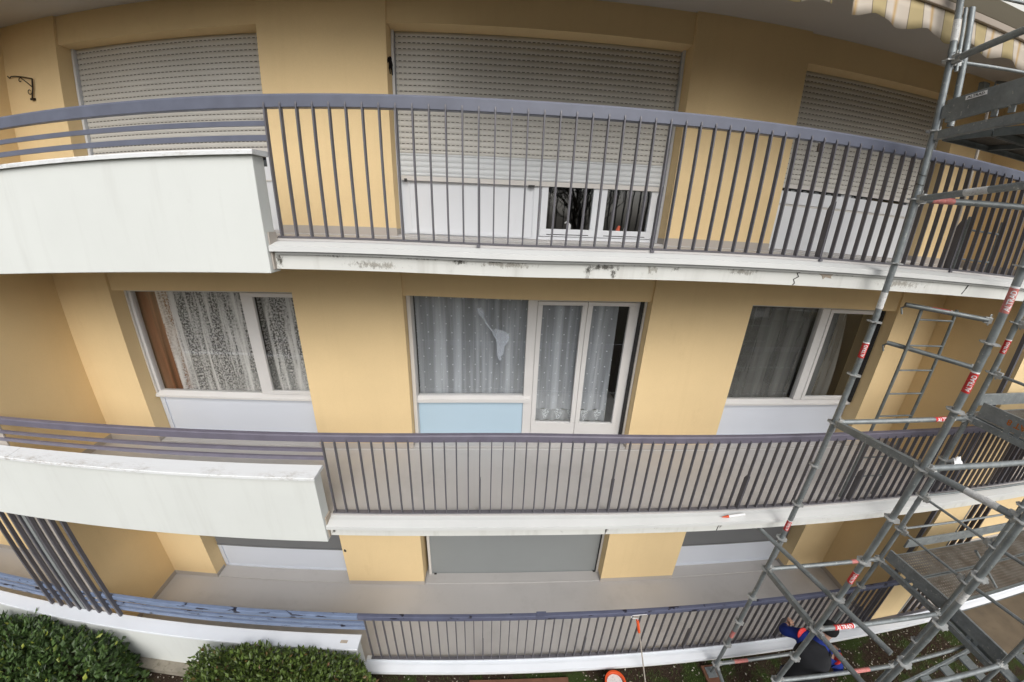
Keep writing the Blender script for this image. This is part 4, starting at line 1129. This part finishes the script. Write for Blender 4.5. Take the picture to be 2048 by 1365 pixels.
# ------------------------------------------------------------------ worker
def skin_obj(name, joints, bones, mat, parent, root=0, sub=2):
    me = bpy.data.meshes.new(name); off = loc_of(parent)
    me.from_pydata([tuple(Vector(j[0]) - off) for j in joints], bones, [])
    o = bpy.data.objects.new(name, me); COL.objects.link(o); o.parent = parent
    me.materials.append(M[mat])
    s = o.modifiers.new('skin', 'SKIN'); s.use_smooth_shade = True
    sv = me.skin_vertices[0].data
    for i, j in enumerate(joints):
        r = j[1]; sv[i].radius = r if hasattr(r, '__len__') else (r, r)
    sv[root].use_root = True
    ss = o.modifiers.new('sub', 'SUBSURF'); ss.levels = sub; ss.render_levels = sub
    return o
def worker():
    PP = thing('person', 'worker in charcoal vest, blue sleeves and black beanie, seen from behind inside the scaffold', 'person', (5.33, -.84, GZ))
    F = Vector((.82, .57, 0)); Rt = Vector((.57, -.82, 0)); O = Vector((5.33, -.86, 0))
    def q(f, r, z): return O + F * f + Rt * r + Vector((0, 0, z))
    hip = .76
    J = [(q(0, 0, hip), (.11, .09)), (q(.05, 0, .98), (.10, .08)), (q(.14, 0, 1.20), (.10, .07)), (q(.19, 0, 1.32), (.055, .055)), (q(.23, 0, 1.40), (.055, .055)),
         (q(.05, .09, hip - .04), .085), (q(.10, .11, .32), .058), (q(.02, .12, -.10), .042), (q(.16, .13, -.15), .035),
         (q(.05, -.09, hip - .04), .085), (q(.12, -.12, .32), .058), (q(-.02, -.13, -.10), .042), (q(.12, -.14, -.15), .035),
         (q(.17, .19, 1.27), .052), (q(.26, .30, 1.02), .042), (q(.48, .24, .95), .030), (q(.55, .22, .94), .024),
         (q(.17, -.19, 1.27), .052), (q(.16, -.37, 1.14), .042), (q(.37, -.36, 1.02), .030), (q(.44, -.35, 1.00), .024)]
    Bn = [(0, 1), (1, 2), (2, 3), (3, 4), (0, 5), (5, 6), (6, 7), (7, 8), (0, 9), (9, 10), (10, 11), (11, 12), (2, 13), (13, 14), (14, 15), (15, 16), (2, 17), (17, 18), (18, 19), (19, 20)]
    head = [(q(.245, 0, 1.455), (.072, .070)), (q(.265, 0, 1.52), (.082, .078)), (q(.262, 0, 1.585), (.070, .068))]
    k = len(J); J += head; Bn += [(4, k), (k, k + 1), (k + 1, k + 2)]
    J.append((q(.345, 0, 1.495), .012)); Bn.append((k + 1, k + 3))           # nose
    for s in (1, -1):                                                          # ears
        J.append((q(.255, s * .088, 1.50), .014)); Bn.append((k + 1, len(J) - 1))
    skin_obj('body', J, Bn, 'skin', PP)
    # hands with separate fingers
    for s, w, pd in ((1, q(.55, .22, .94), F * .9 - Rt * .2), (-1, q(.44, -.35, 1.00), F * .9 + Rt * .15)):
        pd = pd.normalized(); up = Vector((0, 0, 1)); sd_ = pd.cross(up).normalized()
        j = [(w, .026), (w + pd * .045, (.036, .018))]; bn = [(0, 1)]
        for i in range(4):
            b0 = w + pd * .075 + sd_ * (i - 1.5) * .021; ln = [.060, .070, .066, .052][i]
            a0 = len(j); j += [(b0, .0095), (b0 + pd * ln * .5 - up * .008, .0088), (b0 + pd * ln * .8 - up * .03, .008), (b0 + pd * ln * .75 - up * .052, .0072)]
            bn += [(1, a0), (a0, a0 + 1), (a0 + 1, a0 + 2), (a0 + 2, a0 + 3)]
        a0 = len(j); j += [(w + pd * .03 - sd_ * s * .034, .011), (w + pd * .06 - sd_ * s * .052 - up * .01, .010), (w + pd * .085 - sd_ * s * .048 - up * .02, .0085)]; bn += [(0, a0), (a0, a0 + 1), (a0 + 1, a0 + 2)]
        skin_obj('hand', j, bn, 'skin', PP)
    # clothing
    skin_obj('trousers', [(J[0][0], (.145, .115))] + [(J[i][0], r) for i, r in ((5, .10), (6, .074), (7, .060), (9, .10), (10, .074), (11, .060))], [(0, 1), (1, 2), (2, 3), (0, 4), (4, 5), (5, 6)], 'trousers', PP)
    for a, b in ((7, 8), (11, 12)): skin_obj('boot', [(J[a][0] + Vector((0, 0, .03)), .052), (J[a][0] - Vector((0, 0, .035)), .048), (J[b][0], .040)], [(0, 1), (1, 2)], 'vest', PP)
    skin_obj('jacket', [(q(0, 0, .74), (.15, .12)), (q(.04, 0, .98), (.14, .11)), (q(.13, 0, 1.19), (.165, .115)), (q(.175, 0, 1.33), (.11, .10)), (q(.205, 0, 1.41), (.092, .088)),
             (J[13][0], .078), (J[14][0], .058), (J[15][0], .043), (J[17][0], .078), (J[18][0], .060), (J[19][0], .043)],
             [(0, 1), (1, 2), (2, 3), (3, 4), (2, 5), (5, 6), (6, 7), (2, 8), (8, 9), (9, 10)], 'blue', PP)
    for s in (1, -1):
        skin_obj('red_shoulder_patch', [(q(.14, s * .175, 1.315), .086), (q(.16, s * .215, 1.295), .086)], [(0, 1)], 'red', PP)
    skin_obj('vest', [(q(-.02, 0, .68), (.19, .15)), (q(.0, .0, .90), (.185, .145)), (q(.055, 0, 1.10), (.21, .15)), (q(.10, 0, 1.24), (.215, .145)), (q(.135, 0, 1.315), (.17, .12)), (q(.13, .12, 1.33), .088), (q(.13, -.12, 1.33), .088)], [(0, 1), (1, 2), (2, 3), (3, 4), (3, 5), (3, 6)], 'vest', PP)
    skin_obj('beanie', [(q(.215, 0, 1.47), (.096, .092)), (q(.245, 0, 1.55), (.110, .106)), (q(.245, 0, 1.625), (.082, .078))], [(0, 1), (1, 2)], 'beanie', PP)
worker()

# ------------------------------------------------------------------ bare garden trees opposite the facade (seen mirrored in the panes)
def bare_tree(x, y, h, seed, label):
    t = thing('bare_tree', label, 'tree', (x, y, GZ), 'bare garden trees opposite the facade')
    rnd = random.Random(seed)
    tr = MB().tube([(x, y, GZ - .1), (x + .1, y, GZ + h * .2), (x - .05, y + .1, GZ + h * .38)], .20, 10, r2=.13).build('trunk', 'twig', t, smooth=True)
    m = MB()
    def grow(p, d, ln, r, lv):
        pts = [p]; q = p
        for i in range(4):
            d = (d + Vector((rnd.gauss(0, .16), rnd.gauss(0, .16), rnd.gauss(.04, .10)))).normalized(); q = q + d * ln / 4; pts.append(q)
        m.tube(pts, r, 6 if lv < 2 else 4, cap=False, r2=r * .55)
        if lv >= 4: return
        for i in range(4 if lv < 3 else 3):
            k = rnd.choice((2, 3, 4)); a = Vector((rnd.gauss(0, 1), rnd.gauss(0, 1), rnd.gauss(.35, .6))).normalized()
            grow(pts[k], (d + a * .9).normalized(), ln * rnd.uniform(.55, .75), r * .55, lv + 1)
    for i in range(6):
        a = 2 * math.pi * i / 6 + rnd.uniform(-.3, .3)
        grow(Vector((x - .05, y + .1, GZ + h * .36)), Vector((math.cos(a) * .6, math.sin(a) * .6, .9)).normalized(), h * .26, .09, 0)
    m.build('crown', 'twig', t, keep=True)
bare_tree(1.2, -12.5, 11, 3, 'tall bare tree standing opposite the facade, mirrored in the door panes')
bare_tree(6.5, -15.5, 12, 8, 'bare tree farther right in the garden, mirrored in the right windows')
bare_tree(-4.5, -14.0, 10, 12, 'bare tree on the left of the garden, mirrored in the left windows')
